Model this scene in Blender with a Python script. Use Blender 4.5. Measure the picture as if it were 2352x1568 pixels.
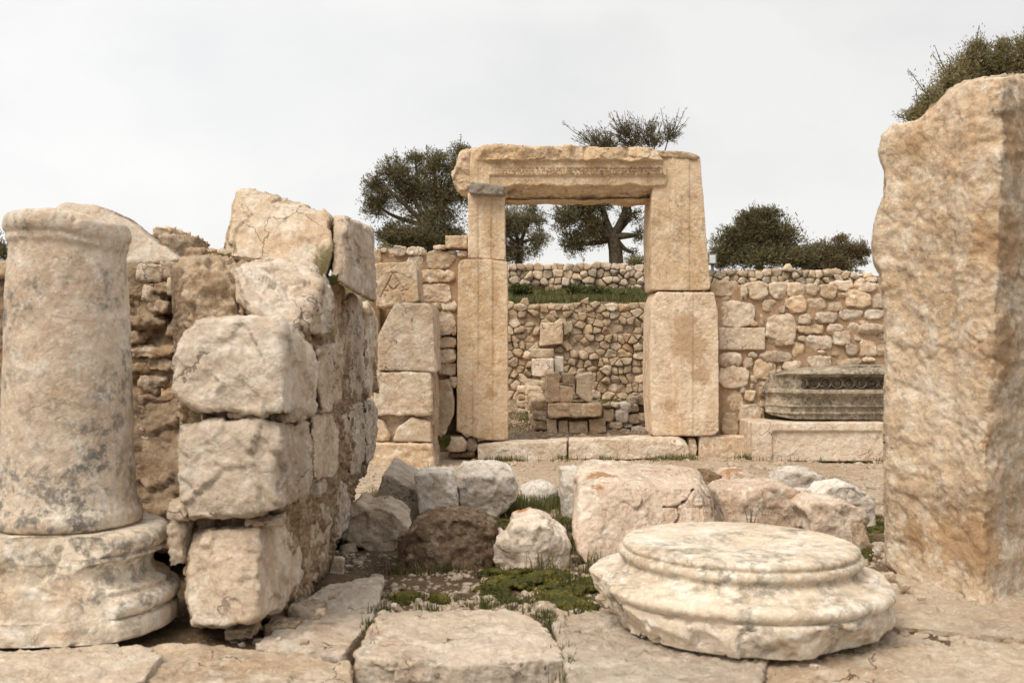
import bpy, math, random
import numpy as np
R = math.radians
scene = bpy.context.scene
for o in list(bpy.data.objects): bpy.data.objects.remove(o)

# ------------------------------------------------------------------ camera, sky, sun, exposure
CAMZ = 1.34; F = 2400.0; CX, CY = 1176.0, 784.0      # picture measured on a 2352 x 1568 grid
cd = bpy.data.cameras.new("camera"); cam = bpy.data.objects.new("camera", cd)
scene.collection.objects.link(cam); scene.camera = cam
cam.location = (0, 0, CAMZ); cam.rotation_euler = (R(90), 0, 0)
cd.sensor_width = 36; cd.lens = 36 * F / 2352; cd.clip_end = 2000; cd.clip_start = 0.05
cd.dof.use_dof = True; cd.dof.focus_distance = 9.5; cd.dof.aperture_fstop = 5.6

SUN_EL, SUN_AZ = 52, -140          # degrees; azimuth from +Y towards +X
world = bpy.data.worlds.new("World"); scene.world = world; world.use_nodes = True
wn = world.node_tree; wn.nodes.clear()
def wnode(t, **k):
    n = wn.nodes.new(t)
    for a, b in k.items(): setattr(n, a, b)
    return n
wo = wnode('ShaderNodeOutputWorld'); bg = wnode('ShaderNodeBackground'); bg2 = wnode('ShaderNodeBackground')
sky = wnode('ShaderNodeTexSky', sky_type='NISHITA', sun_disc=False)
sky.sun_elevation = R(SUN_EL); sky.sun_rotation = R(SUN_AZ)
bg.inputs['Strength'].default_value = 0.12
wn.links.new(sky.outputs[0], bg.inputs['Color'])
# cloud layer: a pale overcast veil with soft streaks
tc = wnode('ShaderNodeTexCoord'); mp = wnode('ShaderNodeMapping'); mp.inputs['Scale'].default_value = (1.0, 1.0, 2.6)
mp.inputs['Rotation'].default_value = (0.25, 0.1, 0.5)
cn = wnode('ShaderNodeTexNoise'); cn.inputs['Scale'].default_value = 1.7; cn.inputs['Detail'].default_value = 7; cn.inputs['Roughness'].default_value = .52
cn.inputs['Distortion'].default_value = .4
cr = wnode('ShaderNodeValToRGB'); cr.color_ramp.elements[0].position = .36; cr.color_ramp.elements[1].position = .62
cr.color_ramp.elements[0].color = (.607, .603, .603, 1); cr.color_ramp.elements[1].color = (.755, .742, .718, 1)
wn.links.new(tc.outputs['Generated'], mp.inputs[0]); wn.links.new(mp.outputs[0], cn.inputs['Vector']); wn.links.new(cn.outputs['Fac'], cr.inputs[0])
# the veil glows where the hidden sun stands
vm = wnode('ShaderNodeVectorMath', operation='DOT_PRODUCT')
az, el = R(-38), R(24)
vm.inputs[1].default_value = (math.sin(az)*math.cos(el), math.cos(az)*math.cos(el), math.sin(el))
mr = wnode('ShaderNodeMapRange'); mr.inputs['From Min'].default_value = .70; mr.inputs['From Max'].default_value = 1.0
mr.inputs['To Min'].default_value = 0; mr.inputs['To Max'].default_value = .13; mr.interpolation_type = 'SMOOTHSTEP'
ad = wnode('ShaderNodeMixRGB', blend_type='ADD'); ad.inputs[0].default_value = 1
wn.links.new(tc.outputs['Generated'], vm.inputs[0]); wn.links.new(vm.outputs['Value'], mr.inputs['Value'])
wn.links.new(cr.outputs[0], ad.inputs[1]); wn.links.new(mr.outputs[0], ad.inputs[2])
wn.links.new(ad.outputs[0], bg2.inputs['Color']); bg2.inputs['Strength'].default_value = .98
mx = wnode('ShaderNodeMixShader'); mx.inputs[0].default_value = .93
wn.links.new(bg.outputs[0], mx.inputs[1]); wn.links.new(bg2.outputs[0], mx.inputs[2]); wn.links.new(mx.outputs[0], wo.inputs[0])

sl = bpy.data.lights.new("sun", 'SUN'); sl.energy = 2.6; sl.angle = R(34); sl.color = (1, .88, .73)
so = bpy.data.objects.new("sun", sl); scene.collection.objects.link(so)
_d = (math.sin(R(SUN_AZ))*math.cos(R(SUN_EL)), math.cos(R(SUN_AZ))*math.cos(R(SUN_EL)), math.sin(R(SUN_EL)))
import mathutils
so.rotation_euler = mathutils.Vector(_d).to_track_quat('Z', 'Y').to_euler()
sky.sun_rotation = R(SUN_AZ)
vs = scene.view_settings; vs.view_transform = 'Standard'; vs.look = 'None'; vs.exposure = .32; vs.gamma = 1; vs.use_curve_mapping = False
scene.render.engine = 'CYCLES'; scene.cycles.max_bounces = 6; scene.cycles.use_denoising = True

# ------------------------------------------------------------------ numbers
def P(px, py, d): return np.array([(px-CX)/F*d, d, CAMZ-(py-CY)/F*d])
def z1(L): return [(x*.375, y*.375+413.4) for x, y in L]
def z2(L): return [(x*.375, y*.375+980.3) for x, y in L]
def z3(L): return [(x*.375+790.1, y*.375+229.7) for x, y in L]
def z4(L): return [(x*.375+790.1, y*.375+689.0) for x, y in L]
def z5(L): return [(x*.375+735.0, y*.375+980.3) for x, y in L]
def z6(L): return [(x*.375+1470.0, y*.375+980.3) for x, y in L]
def z7(L): return [(x*.375+1470.0, y*.375+505.3) for x, y in L]

def _h(ix, iy, iz, s):
    h = (ix.astype(np.int64)*374761393 + iy.astype(np.int64)*668265263 + iz.astype(np.int64)*2147483647 + s*974634777) & 0xffffffff
    h = ((h ^ (h >> 13))*1274126177) & 0xffffffff
    h = ((h ^ (h >> 16))*2246822519) & 0xffffffff
    return h ^ (h >> 13)
def vnoise(p, s=0):
    i = np.floor(p).astype(np.int64); f = p-i; u = f*f*f*(f*(f*6-15)+10)
    r = 0
    for a in (0, 1):
        wx = u[:, 0] if a else 1-u[:, 0]
        for b in (0, 1):
            wy = u[:, 1] if b else 1-u[:, 1]
            for c in (0, 1):
                wz = u[:, 2] if c else 1-u[:, 2]
                h = _h(i[:, 0]+a, i[:, 1]+b, i[:, 2]+c, s)
                g = ((h & 1023)/511.5-1)*(f[:, 0]-a) + (((h >> 10) & 1023)/511.5-1)*(f[:, 1]-b) + (((h >> 20) & 1023)/511.5-1)*(f[:, 2]-c)
                r = r + wx*wy*wz*g
    return r*1.2
def fbm(p, o=4, s=0, g=.5):
    r = 0; a = 1
    for k in range(o): r = r + a*vnoise(p, s+k*7); p = p*2.03+11.3; a *= g
    return r
def worley(p, s=0):
    """F1, F2, random tilt of the nearest cell dotted with the offset from its seed."""
    i0 = np.floor(p-.5).astype(np.int64)
    n = len(p); F1 = np.full(n, 9.); F2 = np.full(n, 9.); tilt = np.zeros(n); rnd = np.zeros(n)
    for a in (0, 1):
        for b in (0, 1):
            for c in (0, 1):
                q = i0+np.array([a, b, c]); h = _h(q[:, 0], q[:, 1], q[:, 2], s)
                j = np.stack([(h & 1023)/1023., ((h >> 10) & 1023)/1023., ((h >> 20) & 1023)/1023.], 1)*.8+.1
                d = p-q-j; r = np.sqrt((d*d).sum(1))
                h2 = _h(q[:, 2], q[:, 0], q[:, 1], s+5)
                t = np.stack([(h2 & 1023)/511.5-1, ((h2 >> 10) & 1023)/511.5-1, ((h2 >> 20) & 1023)/511.5-1], 1)
                m = r < F1
                F2 = np.where(m, F1, np.minimum(F2, r)); F1 = np.where(m, r, F1)
                tilt = np.where(m, (t*d).sum(1), tilt); rnd = np.where(m, t[:, 0], rnd)
    return F1, F2, tilt, rnd
def sstep(a, b, x):
    t = np.clip((x-a)/(b-a), 0, 1); return t*t*(3-2*t)

# ------------------------------------------------------------------ meshes and tags
def make_mesh(name, co, faces, mat, parent=None, smooth=True, origin=None):
    co = np.asarray(co, float)
    if origin is None: origin = np.array([co[:, 0].mean(), co[:, 1].mean(), co[:, 2].min()])
    origin = np.asarray(origin, float)
    me = bpy.data.meshes.new(name)
    loc = (co-origin).astype(np.float32)
    me.vertices.add(len(loc)); me.vertices.foreach_set('co', loc.ravel())
    if isinstance(faces, np.ndarray):
        k = faces.shape[1]; n = len(faces)
        me.loops.add(n*k); me.loops.foreach_set('vertex_index', faces.astype(np.int32).ravel())
        me.polygons.add(n); me.polygons.foreach_set('loop_start', np.arange(0, n*k, k, dtype=np.int32))
    else:
        n = len(faces); tot = [len(f) for f in faces]
        me.loops.add(sum(tot)); me.loops.foreach_set('vertex_index', np.array([v for f in faces for v in f], np.int32))
        me.polygons.add(n); me.polygons.foreach_set('loop_start', np.concatenate([[0], np.cumsum(tot)[:-1]]).astype(np.int32))
    me.update(calc_edges=True)
    if smooth: me.polygons.foreach_set('use_smooth', np.ones(n, bool))
    me.materials.append(mat)
    ob = bpy.data.objects.new(name, me); scene.collection.objects.link(ob)
    if parent is not None:
        ob.parent = parent; ob.location = origin-np.array(parent.location)
    else: ob.location = origin
    return ob
def tag(o, label=None, cat=None, group=None, kind=None):
    if label: o['label'] = label
    if cat: o['category'] = cat
    if group: o['group'] = group
    if kind: o['kind'] = kind
    return o
def thing(name, label, cat, loc, group=None):
    o = bpy.data.objects.new(name, None); scene.collection.objects.link(o); o.location = tuple(float(v) for v in loc)
    o.empty_display_size = .2
    return tag(o, label, cat, group)

_grids = {}
def cuboid(nx, ny, nz):
    k = (nx, ny, nz)
    if k in _grids: return _grids[k]
    N = (nx, ny, nz); quads = []
    for ax in range(3):
        u, v = (ax+1) % 3, (ax+2) % 3
        U, V = np.meshgrid(np.arange(N[u]), np.arange(N[v]), indexing='ij')
        for side in (0, 1):
            def c(du, dv):
                q = np.zeros(U.shape+(3,), np.int64); q[..., ax] = side*N[ax]; q[..., u] = U+du; q[..., v] = V+dv; return q.reshape(-1, 3)
            s = [c(0, 0), c(1, 0), c(1, 1), c(0, 1)]
            if side == 0: s = s[::-1]
            quads.append(np.stack(s, 1))
    Q = np.concatenate(quads); flat = Q.reshape(-1, 3)
    key = flat[:, 0]*4000000+flat[:, 1]*2000+flat[:, 2]
    uq, idx, inv = np.unique(key, return_index=True, return_inverse=True)
    r = (flat[idx]/np.array(N, float)*2-1, inv.reshape(-1, 4))
    if len(_grids) < 300: _grids[k] = r
    return r
def normals(co, f):
    a = np.cross(co[f[:, 2]]-co[f[:, 0]], co[f[:, 3]]-co[f[:, 1]]) if f.shape[1] == 4 else np.cross(co[f[:, 1]]-co[f[:, 0]], co[f[:, 2]]-co[f[:, 0]])
    n = np.zeros_like(co)
    for k in range(f.shape[1]):
        for j in range(3): n[:, j] += np.bincount(f[:, k], a[:, j], len(co))
    return n/np.maximum(np.linalg.norm(n, axis=1), 1e-12)[:, None]
def hull_planes(pts):
    pts = np.asarray(pts, float); c = pts.mean(0); q = pts-c; n = len(q); out = []
    for i in range(n):
        for j in range(i+1, n):
            for k in range(j+1, n):
                m = np.cross(q[j]-q[i], q[k]-q[i]); L = np.linalg.norm(m)
                if L < 1e-6: continue
                m = m/L; s = q@m; d = s[i]
                if s.max() <= d+1e-4: pass
                elif s.min() >= d-1e-4: m, d = -m, -d
                else: continue
                if d < 1e-4: continue
                if not any((m@a) > .9995 and abs(d-b) < .02*max(d, b)+1e-4 for a, b in out): out.append((m, d))
    return c, out

def rough(co, f, size, amp=1.0, seed=0, fine=1.0, facet=1.0, pit=0.0, low=1.0):
    """weathered, broken limestone relief"""
    rng = np.random.RandomState(seed+1); off = rng.rand(3)*50
    n = normals(co, f); p = co+off
    wrp = .35*np.stack([vnoise(p*(5/size)+k, seed+k) for k in (1, 2, 3)], 1)
    d = low*.034*size*fbm(p*(1.7/size), 3, seed)
    w = worley(p*(3.6/size)+wrp, seed)
    d += facet*size*(.036*w[2] + .016*w[3])
    w2 = worley(p*(9.5/size)+wrp*1.6, seed+9)
    d += facet*size*(.013*w2[2]+.005*w2[3])
    w4 = worley(p*np.array([24, 24, 30.])+wrp*3, seed+19)
    d += facet*(.0042*w4[2]+.001*w4[3])
    d += fine*(.0042*fbm(p*16, 3, seed+3) + .0026*fbm(p*48, 2, seed+4) - .0040*np.maximum(0, .22-abs(fbm(p*7, 3, seed+6)))/.22)
    if pit:
        w3 = worley(p*22, seed+13); m = sstep(.0, .3, vnoise(p*4, seed+8))
        d -= pit*.012*m*np.clip(1-w3[0]/.45, 0, 1)
    return co+n*(amp*d)[:, None]

def stone(name, mat, parent=None, pts=None, outline=None, c=None, T=None, h=.02, p=14, chips=5, seed=0, amp=1., fine=1., facet=1., pit=0., low=1., post=None, chipd=(.80, .96), size=None, planes=None, shear=(0, 0)):
    """one stone: the meeting of hull planes, an outline (front view) and random chips, as a fine grid with relief"""
    rng = np.random.RandomState(seed+77)
    pl = []
    if pts is not None:
        pts = np.asarray(pts, float); c, pl = hull_planes(pts); q = pts-c
        lo, hi = q.min(0), q.max(0); sup = q
    else:
        o = np.asarray(outline, float)-np.array([c[0], c[2]])            # x, z around the centre
        ang = np.arctan2(o[:, 1], o[:, 0]); k = np.argsort(ang); ang = ang[k]; o = o[k]
        tt = np.linspace(-math.pi, math.pi, 721); Rt = np.zeros(721)
        oo = np.concatenate([o, o[:1]])
        best = np.full(721, 1e9)
        for i in range(len(o)):
            a, b = oo[i], oo[i+1]; e = b-a; dx, dz = np.cos(tt), np.sin(tt)
            den = dx*e[1]-dz*e[0]; den = np.where(abs(den) < 1e-9, 1e-9, den)
            t = (a[0]*e[1]-a[1]*e[0])/den; s_ = (a[0]*dz-a[1]*dx)/den
            ok = (t > 0) & (s_ > -1e-3) & (s_ < 1+1e-3); best = np.where(ok & (t < best), t, best)
        best[best > 1e8] = np.median(best); Rt = best
        lo = np.array([o[:, 0].min(), -T, o[:, 1].min()]); hi = np.array([o[:, 0].max(), T, o[:, 1].max()])
        sup = np.concatenate([np.stack([o[:, 0], np.full(len(o), y), o[:, 1]], 1)*np.array([1, 1, 1]) for y in (-T*.7, T*.7)])
        pl = [(np.array([0, -1., 0]), T), (np.array([0, 1., 0]), T)]
        c = np.asarray(c, float)
    if planes: pl = pl+[(np.asarray(a, float)/np.linalg.norm(a), b) for a, b in planes]
    for _ in range(chips):
        m = rng.randn(3); m /= np.linalg.norm(m); s = (sup@m).max()
        pl.append((m, s*rng.uniform(*chipd)))
    dim = hi-lo; mid = (hi+lo)/2
    h = h*(.78 if h < .018 else .85)
    N = tuple(int(max(3, min(300, math.ceil(dim[i]/h)))) for i in range(3))
    g, f = cuboid(*N)
    g = g*dim/2+mid
    # keep the centre inside the grid box
    d = g/np.linalg.norm(g, axis=1)[:, None]; p = p*(1.9 if p < 40 else 1.2); h0 = h
    acc = np.zeros(len(d))
    for m, dist in pl: acc += np.maximum(d@m/dist, 0)**p
    if pts is None:
        th = np.arctan2(d[:, 2], d[:, 0]); Rr = np.interp(th, tt, Rt); s = np.hypot(d[:, 0], d[:, 2]); acc += (s/Rr)**p
    co = d*(acc**(-1/p))[:, None]
    if shear[0] or shear[1]:
        co[:, 2] += shear[0]*co[:, 1]; co[:, 0] += shear[1]*co[:, 1]
    co = co+c
    sz = size or float(np.sort(dim)[1])
    if post is not None: co = post(co)
    co = rough(co, f, sz, amp, seed, fine, facet, pit, low)
    return make_mesh(name, co, f, mat, parent)

def ragged(px0, py0, px1, py1, rng, n=8, sq=.5):
    cx, cy, rx, ry = (px0+px1)/2, (py0+py1)/2, (px1-px0)/2, (py1-py0)/2; out = []
    k0 = rng.uniform(0, 6)
    for i in range(n):
        a = k0+2*math.pi*i/n+rng.uniform(-.18, .18)
        e = rng.uniform(.35, .68); ca, sa = math.cos(a), math.sin(a)
        r = rng.uniform(.98, 1.13)
        out.append((cx+rx*r*math.copysign(abs(ca)**e, ca), cy+ry*r*math.copysign(abs(sa)**e, sa)))
    return out
_ZY = np.array([-20, 2.75, 2.95, 3.3, 3.9, 5.5, 8.0, 11, 12.2, 12.9, 14, 17.0, 17.45, 17.75, 20.8, 21.0, 21.3, 60, 600.])
_ZZ = np.array([.0, .0, .05, .305, .325, .22, .03, 0, .0, .10, .14, .36, .40, 1.98, 2.30, 2.32, 2.60, 2.5, 2.4])
def gz(x, y):
    x = np.asarray(x, float); y = np.asarray(y, float)
    z = np.interp(y, _ZY, _ZZ)
    p = np.stack([x.ravel(), y.ravel(), x.ravel()*0], 1)
    return z+(.05*vnoise(p*.7, 3)+.02*vnoise(p*2.7, 4)).reshape(z.shape)
def base_d(px, py):
    d = 3.2
    while d < 30:
        q = P(px, py, d)
        if q[2] <= gz(q[0], d)+.0: return d
        d += .02
    return d

# ------------------------------------------------------------------ materials
class NT:
    def __init__(s, name):
        s.m = bpy.data.materials.new(name); s.m.use_nodes = True; s.t = s.m.node_tree; s.t.nodes.clear()
        s.out = s.n('ShaderNodeOutputMaterial'); s.b = s.n('ShaderNodeBsdfPrincipled'); s.l(s.b.outputs[0], s.out.inputs[0])
        s.b.inputs['Roughness'].default_value = .92; s.b.inputs['Specular IOR Level'].default_value = .18
        s.geo = s.n('ShaderNodeNewGeometry'); s.oi = s.n('ShaderNodeObjectInfo')
        s.pos = s.geo.outputs['Position']
    def n(s, t, **k):
        x = s.t.nodes.new(t)
        for a, b in k.items(): setattr(x, a, b)
        return x
    def l(s, a, b): s.t.links.new(a, b)
    def noise(s, scale, detail=6, rough_=.6, dist=0, off=0, vec=None, aniso=None):
        x = s.n('ShaderNodeTexNoise'); x.inputs['Scale'].default_value = scale; x.inputs['Detail'].default_value = detail
        x.inputs['Roughness'].default_value = rough_; x.inputs['Distortion'].default_value = dist
        v = vec or s.pos
        if off or aniso:
            mp = s.n('ShaderNodeMapping'); mp.inputs['Location'].default_value = (off, off*.7, -off*1.3)
            if aniso: mp.inputs['Scale'].default_value = aniso
            s.l(v, mp.inputs[0]); v = mp.outputs[0]
        s.l(v, x.inputs['Vector']); return x.outputs['Fac']
    def ramp(s, v, a, b, lo=0., hi=1.):
        x = s.n('ShaderNodeMapRange'); x.inputs['From Min'].default_value = a; x.inputs['From Max'].default_value = b
        x.inputs['To Min'].default_value = lo; x.inputs['To Max'].default_value = hi; x.interpolation_type = 'SMOOTHSTEP'
        s.l(v, x.inputs['Value']); return x.outputs[0]
    def mix(s, f, a, b, mode='MIX'):
        x = s.n('ShaderNodeMixRGB', blend_type=mode)
        for i, v in ((0, f), (1, a), (2, b)):
            if isinstance(v, (int, float)): x.inputs[i].default_value = v
            elif isinstance(v, tuple): x.inputs[i].default_value = v+(1,) if len(v) == 3 else v
            else: s.l(v, x.inputs[i])
        return x.outputs[0]
    def math(s, op, a, b=0.):
        x = s.n('ShaderNodeMath', operation=op)
        for i, v in ((0, a), (1, b)):
            if isinstance(v, (int, float)): x.inputs[i].default_value = v
            else: s.l(v, x.inputs[i])
        return x.outputs[0]
    def bump(s, hgt, strength, dist, prev=None):
        x = s.n('ShaderNodeBump'); x.inputs['Strength'].default_value = strength; x.inputs['Distance'].default_value = dist
        s.l(hgt, x.inputs['Height'])
        if prev is not None: s.l(prev, x.inputs['Normal'])
        return x.outputs[0]

def stone_mat(name, c1, c2, c3, orange=.3, grey=.2, dark=.2, crack=.3, sc=1., bump=1., vary=.12, oc=(.50, .25, .10), gc=(.20, .19, .17), vert=False, pitc=.4, dirt=(.16, .10, .055), spots=(), spotc=(.37, .165, .06)):
    m = NT(name)
    base = m.mix(m.ramp(m.noise(1.6*sc, 6, .62, .3), .36, .64), c1, c2)
    base = m.mix(m.ramp(m.noise(6.5*sc, 8, .68, .5, off=5), .46, .66), base, c3)
    st = m.noise(1.5*sc, 7, .62, .8, off=13, aniso=(1, 1, .35) if vert else None)
    base = m.mix(m.math('MULTIPLY', m.ramp(st, .50, .70), orange), base, oc)
    st2 = m.noise(9*sc, 6, .7, .2, off=17)
    base = m.mix(m.math('MULTIPLY', m.ramp(st2, .56, .68), orange*.45), base, tuple(.75*a for a in oc))
    gm = m.math('MULTIPLY', m.ramp(m.noise(2.1*sc, 4, .6, .6, off=23), .40, .62), m.ramp(m.noise(14*sc, 9, .74, .3, off=29), .44, .60))
    base = m.mix(m.math('MULTIPLY', gm, grey), base, gc)
    dm = m.math('MULTIPLY', m.ramp(m.noise(3.1*sc, 5, .6, 1.0, off=31), .50, .66), m.ramp(m.noise(19*sc, 8, .75, 0, off=37), .42, .60))
    base = m.mix(m.math('MULTIPLY', dm, dark), base, dirt)
    fl = m.ramp(m.noise(24*sc, 9, .72, .6, off=71), .40, .60)
    base = m.mix(m.math('MULTIPLY', m.ramp(fl, 1, 0), .20), base, tuple(.55*a for a in c1))
    base = m.mix(m.math('MULTIPLY', m.ramp(m.noise(33*sc, 8, .7, .3, off=77), .52, .68), .55), base, tuple(min(.86, 1.12*a) for a in c3))
    for (sx_, sy_, sz_), sr in spots:
        vd = m.n('ShaderNodeVectorMath', operation='DISTANCE'); vd.inputs[1].default_value = (sx_, sy_, sz_); m.l(m.pos, vd.inputs[0])
        dd = m.math('ADD', vd.outputs['Value'], m.math('MULTIPLY', m.math('SUBTRACT', m.noise(18, 6, .7, off=sr*99), .5), sr*2.4))
        base = m.mix(m.math('MULTIPLY', m.ramp(dd, sr*1.1, sr*.6), .85), base, spotc)
    # hairline cracks
    dv = m.n('ShaderNodeTexNoise'); dv.inputs['Scale'].default_value = 4*sc; dv.inputs['Detail'].default_value = 6; m.l(m.pos, dv.inputs['Vector'])
    va = m.n('ShaderNodeVectorMath', operation='MULTIPLY_ADD'); va.inputs[1].default_value = (.45, .45, .45)
    m.l(dv.outputs['Color'], va.inputs[0]); m.l(m.pos, va.inputs[2])
    vo = m.n('ShaderNodeTexVoronoi', feature='DISTANCE_TO_EDGE'); vo.inputs['Scale'].default_value = 3.3*sc; m.l(va.outputs[0], vo.inputs['Vector'])
    cm = m.math('MULTIPLY', m.ramp(vo.outputs['Distance'], .016, .002), m.ramp(m.noise(2.7*sc, 3, .5, 0, off=41), .50, .60))
    base = m.mix(m.math('MULTIPLY', cm, crack), base, (.10, .07, .045))
    # pores
    pt = m.ramp(m.noise(70*sc, 3, .6, 0, off=3), .64, .74)
    pm = m.math('MULTIPLY', pt, m.ramp(m.noise(5*sc, 3, .5, 0, off=51), .45, .6))
    base = m.mix(m.math('MULTIPLY', pm, pitc), base, tuple(.42*a for a in c1))
    hs = m.n('ShaderNodeHueSaturation'); m.l(base, hs.inputs['Color'])
    m.l(m.ramp(m.oi.outputs['Random'], 0, 1, 1-vary, 1+vary), hs.inputs['Value'])
    m.l(m.ramp(m.math('FRACT', m.math('MULTIPLY', m.oi.outputs['Random'], 7.31)), 0, 1, .88, 1.14), hs.inputs['Saturation'])
    m.l(hs.outputs[0], m.b.inputs['Base Color'])
    vb = m.n('ShaderNodeTexVoronoi'); vb.inputs['Scale'].default_value = 13*sc; m.l(va.outputs[0], vb.inputs['Vector'])
    b0 = m.bump(vb.outputs['Distance'], .30*bump, .018/sc)
    b1 = m.bump(m.noise(11*sc, 8, .68, .5, off=61), .75*bump, .026/sc, b0)
    b2 = m.bump(m.noise(48*sc, 6, .72, 0, off=67), .7*bump, .009/sc, b1)
    b3 = m.bump(m.math('ADD', m.math('MULTIPLY', cm, -crack), m.math('MULTIPLY', pm, -.5)), .6, .01, b2)
    m.l(b3, m.b.inputs['Normal'])
    return m.m
CREAM = stone_mat('limestone cream', (.54, .40, .27), (.68, .54, .39), (.78, .68, .55), .36, .24, .45, .7, bump=1.3)
WHITE = stone_mat('limestone white', (.60, .47, .34), (.74, .62, .49), (.83, .75, .64), .25, .26, .42, .7, bump=1.3)
SLAB = stone_mat('paving limestone', (.62, .49, .36), (.72, .60, .47), (.80, .71, .59), .30, .18, .40, .9, bump=1.5)
GATE = stone_mat('honey limestone', (.61, .45, .295), (.73, .575, .41), (.81, .68, .52), .55, .18, .50, .4, 1.0, 1.0, oc=(.51, .29, .125), vert=True, vary=.09, pitc=.8, spots=[(tuple(P(*p)), r) for p, r in [((1575, 745, 12.05), .16), ((1592, 800, 12.05), .20), ((1610, 860, 12.05), .13), ((1565, 790, 12.05), .15), ((1130, 905, 12.05), .10), ((1080, 790, 12.05), .07), ((1540, 930, 12.05), .08)]], spotc=(.44, .29, .165))
_ps = [((2080, 1235, 4.25), .10), ((2150, 1230, 4.05), .13), ((2230, 1260, 3.9), .14), ((2300, 1230, 3.85), .12), ((2330, 560, 3.85), .16), ((2340, 800, 3.85), .15), ((2330, 330, 3.9), .12), ((2280, 1010, 3.8), .07), ((2110, 330, 4.2), .07)]
PILLAR = stone_mat('orange streaked limestone', (.64, .475, .32), (.77, .62, .46), (.85, .76, .64), .60, .28, .50, .3, 1.7, 1.5, oc=(.52, .285, .12), vert=True, vary=.03, spots=[(tuple(P(*p)), r) for p, r in _ps], spotc=(.47, .315, .19))
MARBLE = stone_mat('weathered marble', (.62, .52, .40), (.77, .69, .58), (.87, .82, .74), .40, .95, .50, .3, 1.4, .7, gc=(.25, .235, .205), vary=.03)
SHAFT = stone_mat('grey mottled marble', (.58, .44, .31), (.70, .57, .43), (.79, .72, .61), .40, .95, .22, .25, 1.5, .8, gc=(.17, .165, .15), vary=.03)
BOULDER = stone_mat('grey white boulder', (.62, .54, .45), (.76, .70, .62), (.87, .84, .78), .14, .55, .30, .5, 1.6, 1.1, gc=(.20, .19, .17))
PINK = stone_mat('pinkish limestone', (.56, .42, .31), (.70, .57, .45), (.80, .73, .63), .38, .32, .30, .6, 1.5, 1.1)
BROWN = stone_mat('brown boulder stone', (.17, .11, .065), (.27, .185, .12), (.42, .34, .25), .2, .45, .5, .3, 2.6, 1.6, gc=(.06, .055, .04))
_rs = [(P(1205, 1190, 5.12), .075), (P(1190, 1212, 5.05), .06), (P(1235, 1195, 5.1), .05)]
RUST = stone_mat('rust stained limestone', (.66, .56, .46), (.78, .70, .60), (.86, .81, .74), .15, .15, .15, .3, 1.8, 1.1, spots=[(tuple(p), r) for p, r in _rs])
PINKR = stone_mat('pinkish limestone with a rust spot', (.56, .42, .31), (.70, .57, .45), (.80, .73, .63), .34, .32, .30, .5, 1.5, 1.1, spots=[(tuple(P(1385, 1142, 5.2)), .085), (tuple(P(1383, 1096, 5.33)), .085), (tuple(P(1388, 1215, 5.15)), .05)])
ORANGET = stone_mat('orange crested limestone', (.52, .39, .28), (.68, .55, .43), (.78, .70, .60), .3, .3, .3, .3, 1.6, 1.2, spots=[(tuple(P(1685, 1085, 7.7)), .12)])
WALL = stone_mat('rubble stone', (.50, .37, .25), (.66, .53, .39), (.78, .69, .56), .38, .20, .40, .5, 2.0, 1.2, vary=.20)
DRY = stone_mat('dry wall stone', (.44, .34, .24), (.58, .47, .35), (.70, .61, .50), .25, .35, .55, .4, 2.2, 1.2, vary=.26)
INNER = stone_mat('ochre rubble stone', (.46, .34, .22), (.60, .47, .33), (.73, .62, .47), .40, .15, .50, .4, 2.2, 1.2, vary=.20)
MORTAR = stone_mat('brown mortar', (.36, .245, .16), (.43, .31, .215), (.48, .37, .27), .15, .08, .35, .1, 3.0, 1.0, vary=.02)
EARTHCORE = stone_mat('rubble and earth core', (.38, .28, .19), (.52, .41, .30), (.66, .56, .44), .3, .4, .6, .2, 3.4, 1.6, gc=(.20, .17, .13), vary=.05)
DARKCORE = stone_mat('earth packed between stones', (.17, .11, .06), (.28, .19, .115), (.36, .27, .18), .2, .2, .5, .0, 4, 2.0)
JOINT = stone_mat('brown earth and grit in the joints', (.27, .19, .12), (.40, .30, .20), (.58, .48, .37), .2, .3, .8, .0, 4.5, 2.0, gc=(.10, .085, .065), vary=.02)
FRIEZE = stone_mat('black weathered marble', (.24, .21, .165), (.44, .385, .305), (.60, .53, .43), .12, .75, .70, .2, 2.3, 1.0, gc=(.055, .05, .04), dirt=(.05, .042, .03), vary=.02)
PLASTER = stone_mat('old plaster wall', (.27, .19, .12), (.37, .27, .185), (.45, .36, .26), .3, .35, .75, .9, 1.6, 1.1)  # plaster browns darkened: the shade behind the column is put into the colour

def flat_mat(name, c, rough_=.8, var=None, sc=8, trans=0):
    m = NT(name); m.b.inputs['Roughness'].default_value = rough_
    if var:
        v = m.mix(m.ramp(m.noise(sc, 4, .6), .35, .65), c, var); m.l(v, m.b.inputs['Base Color'])
    else: m.b.inputs['Base Color'].default_value = c+(1,)
    return m.m
def leaf_mat(name, c, c2, c3, sc=1.2):
    m = NT(name); m.b.inputs['Roughness'].default_value = .55; m.b.inputs['Specular IOR Level'].default_value = .35
    v = m.mix(m.ramp(m.noise(sc, 3, .6), .38, .62), c, c2)
    v = m.mix(m.ramp(m.noise(9, 3, .7), .5, .7), v, c3)
    m.l(v, m.b.inputs['Base Color'])
    tr = m.n('ShaderNodeBsdfTranslucent'); m.l(v, tr.inputs[0]); ms = m.n('ShaderNodeMixShader'); ms.inputs[0].default_value = .38
    m.l(m.b.outputs[0], ms.inputs[1]); m.l(tr.outputs[0], ms.inputs[2]); m.l(ms.outputs[0], m.out.inputs[0])
    return m.m
OLIVE = leaf_mat('olive leaves', (.15, .13, .065), (.25, .22, .13), (.40, .36, .24))
OLIVED = leaf_mat('dark evergreen leaves', (.115, .100, .045), (.19, .165, .08), (.32, .28, .16))
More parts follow.
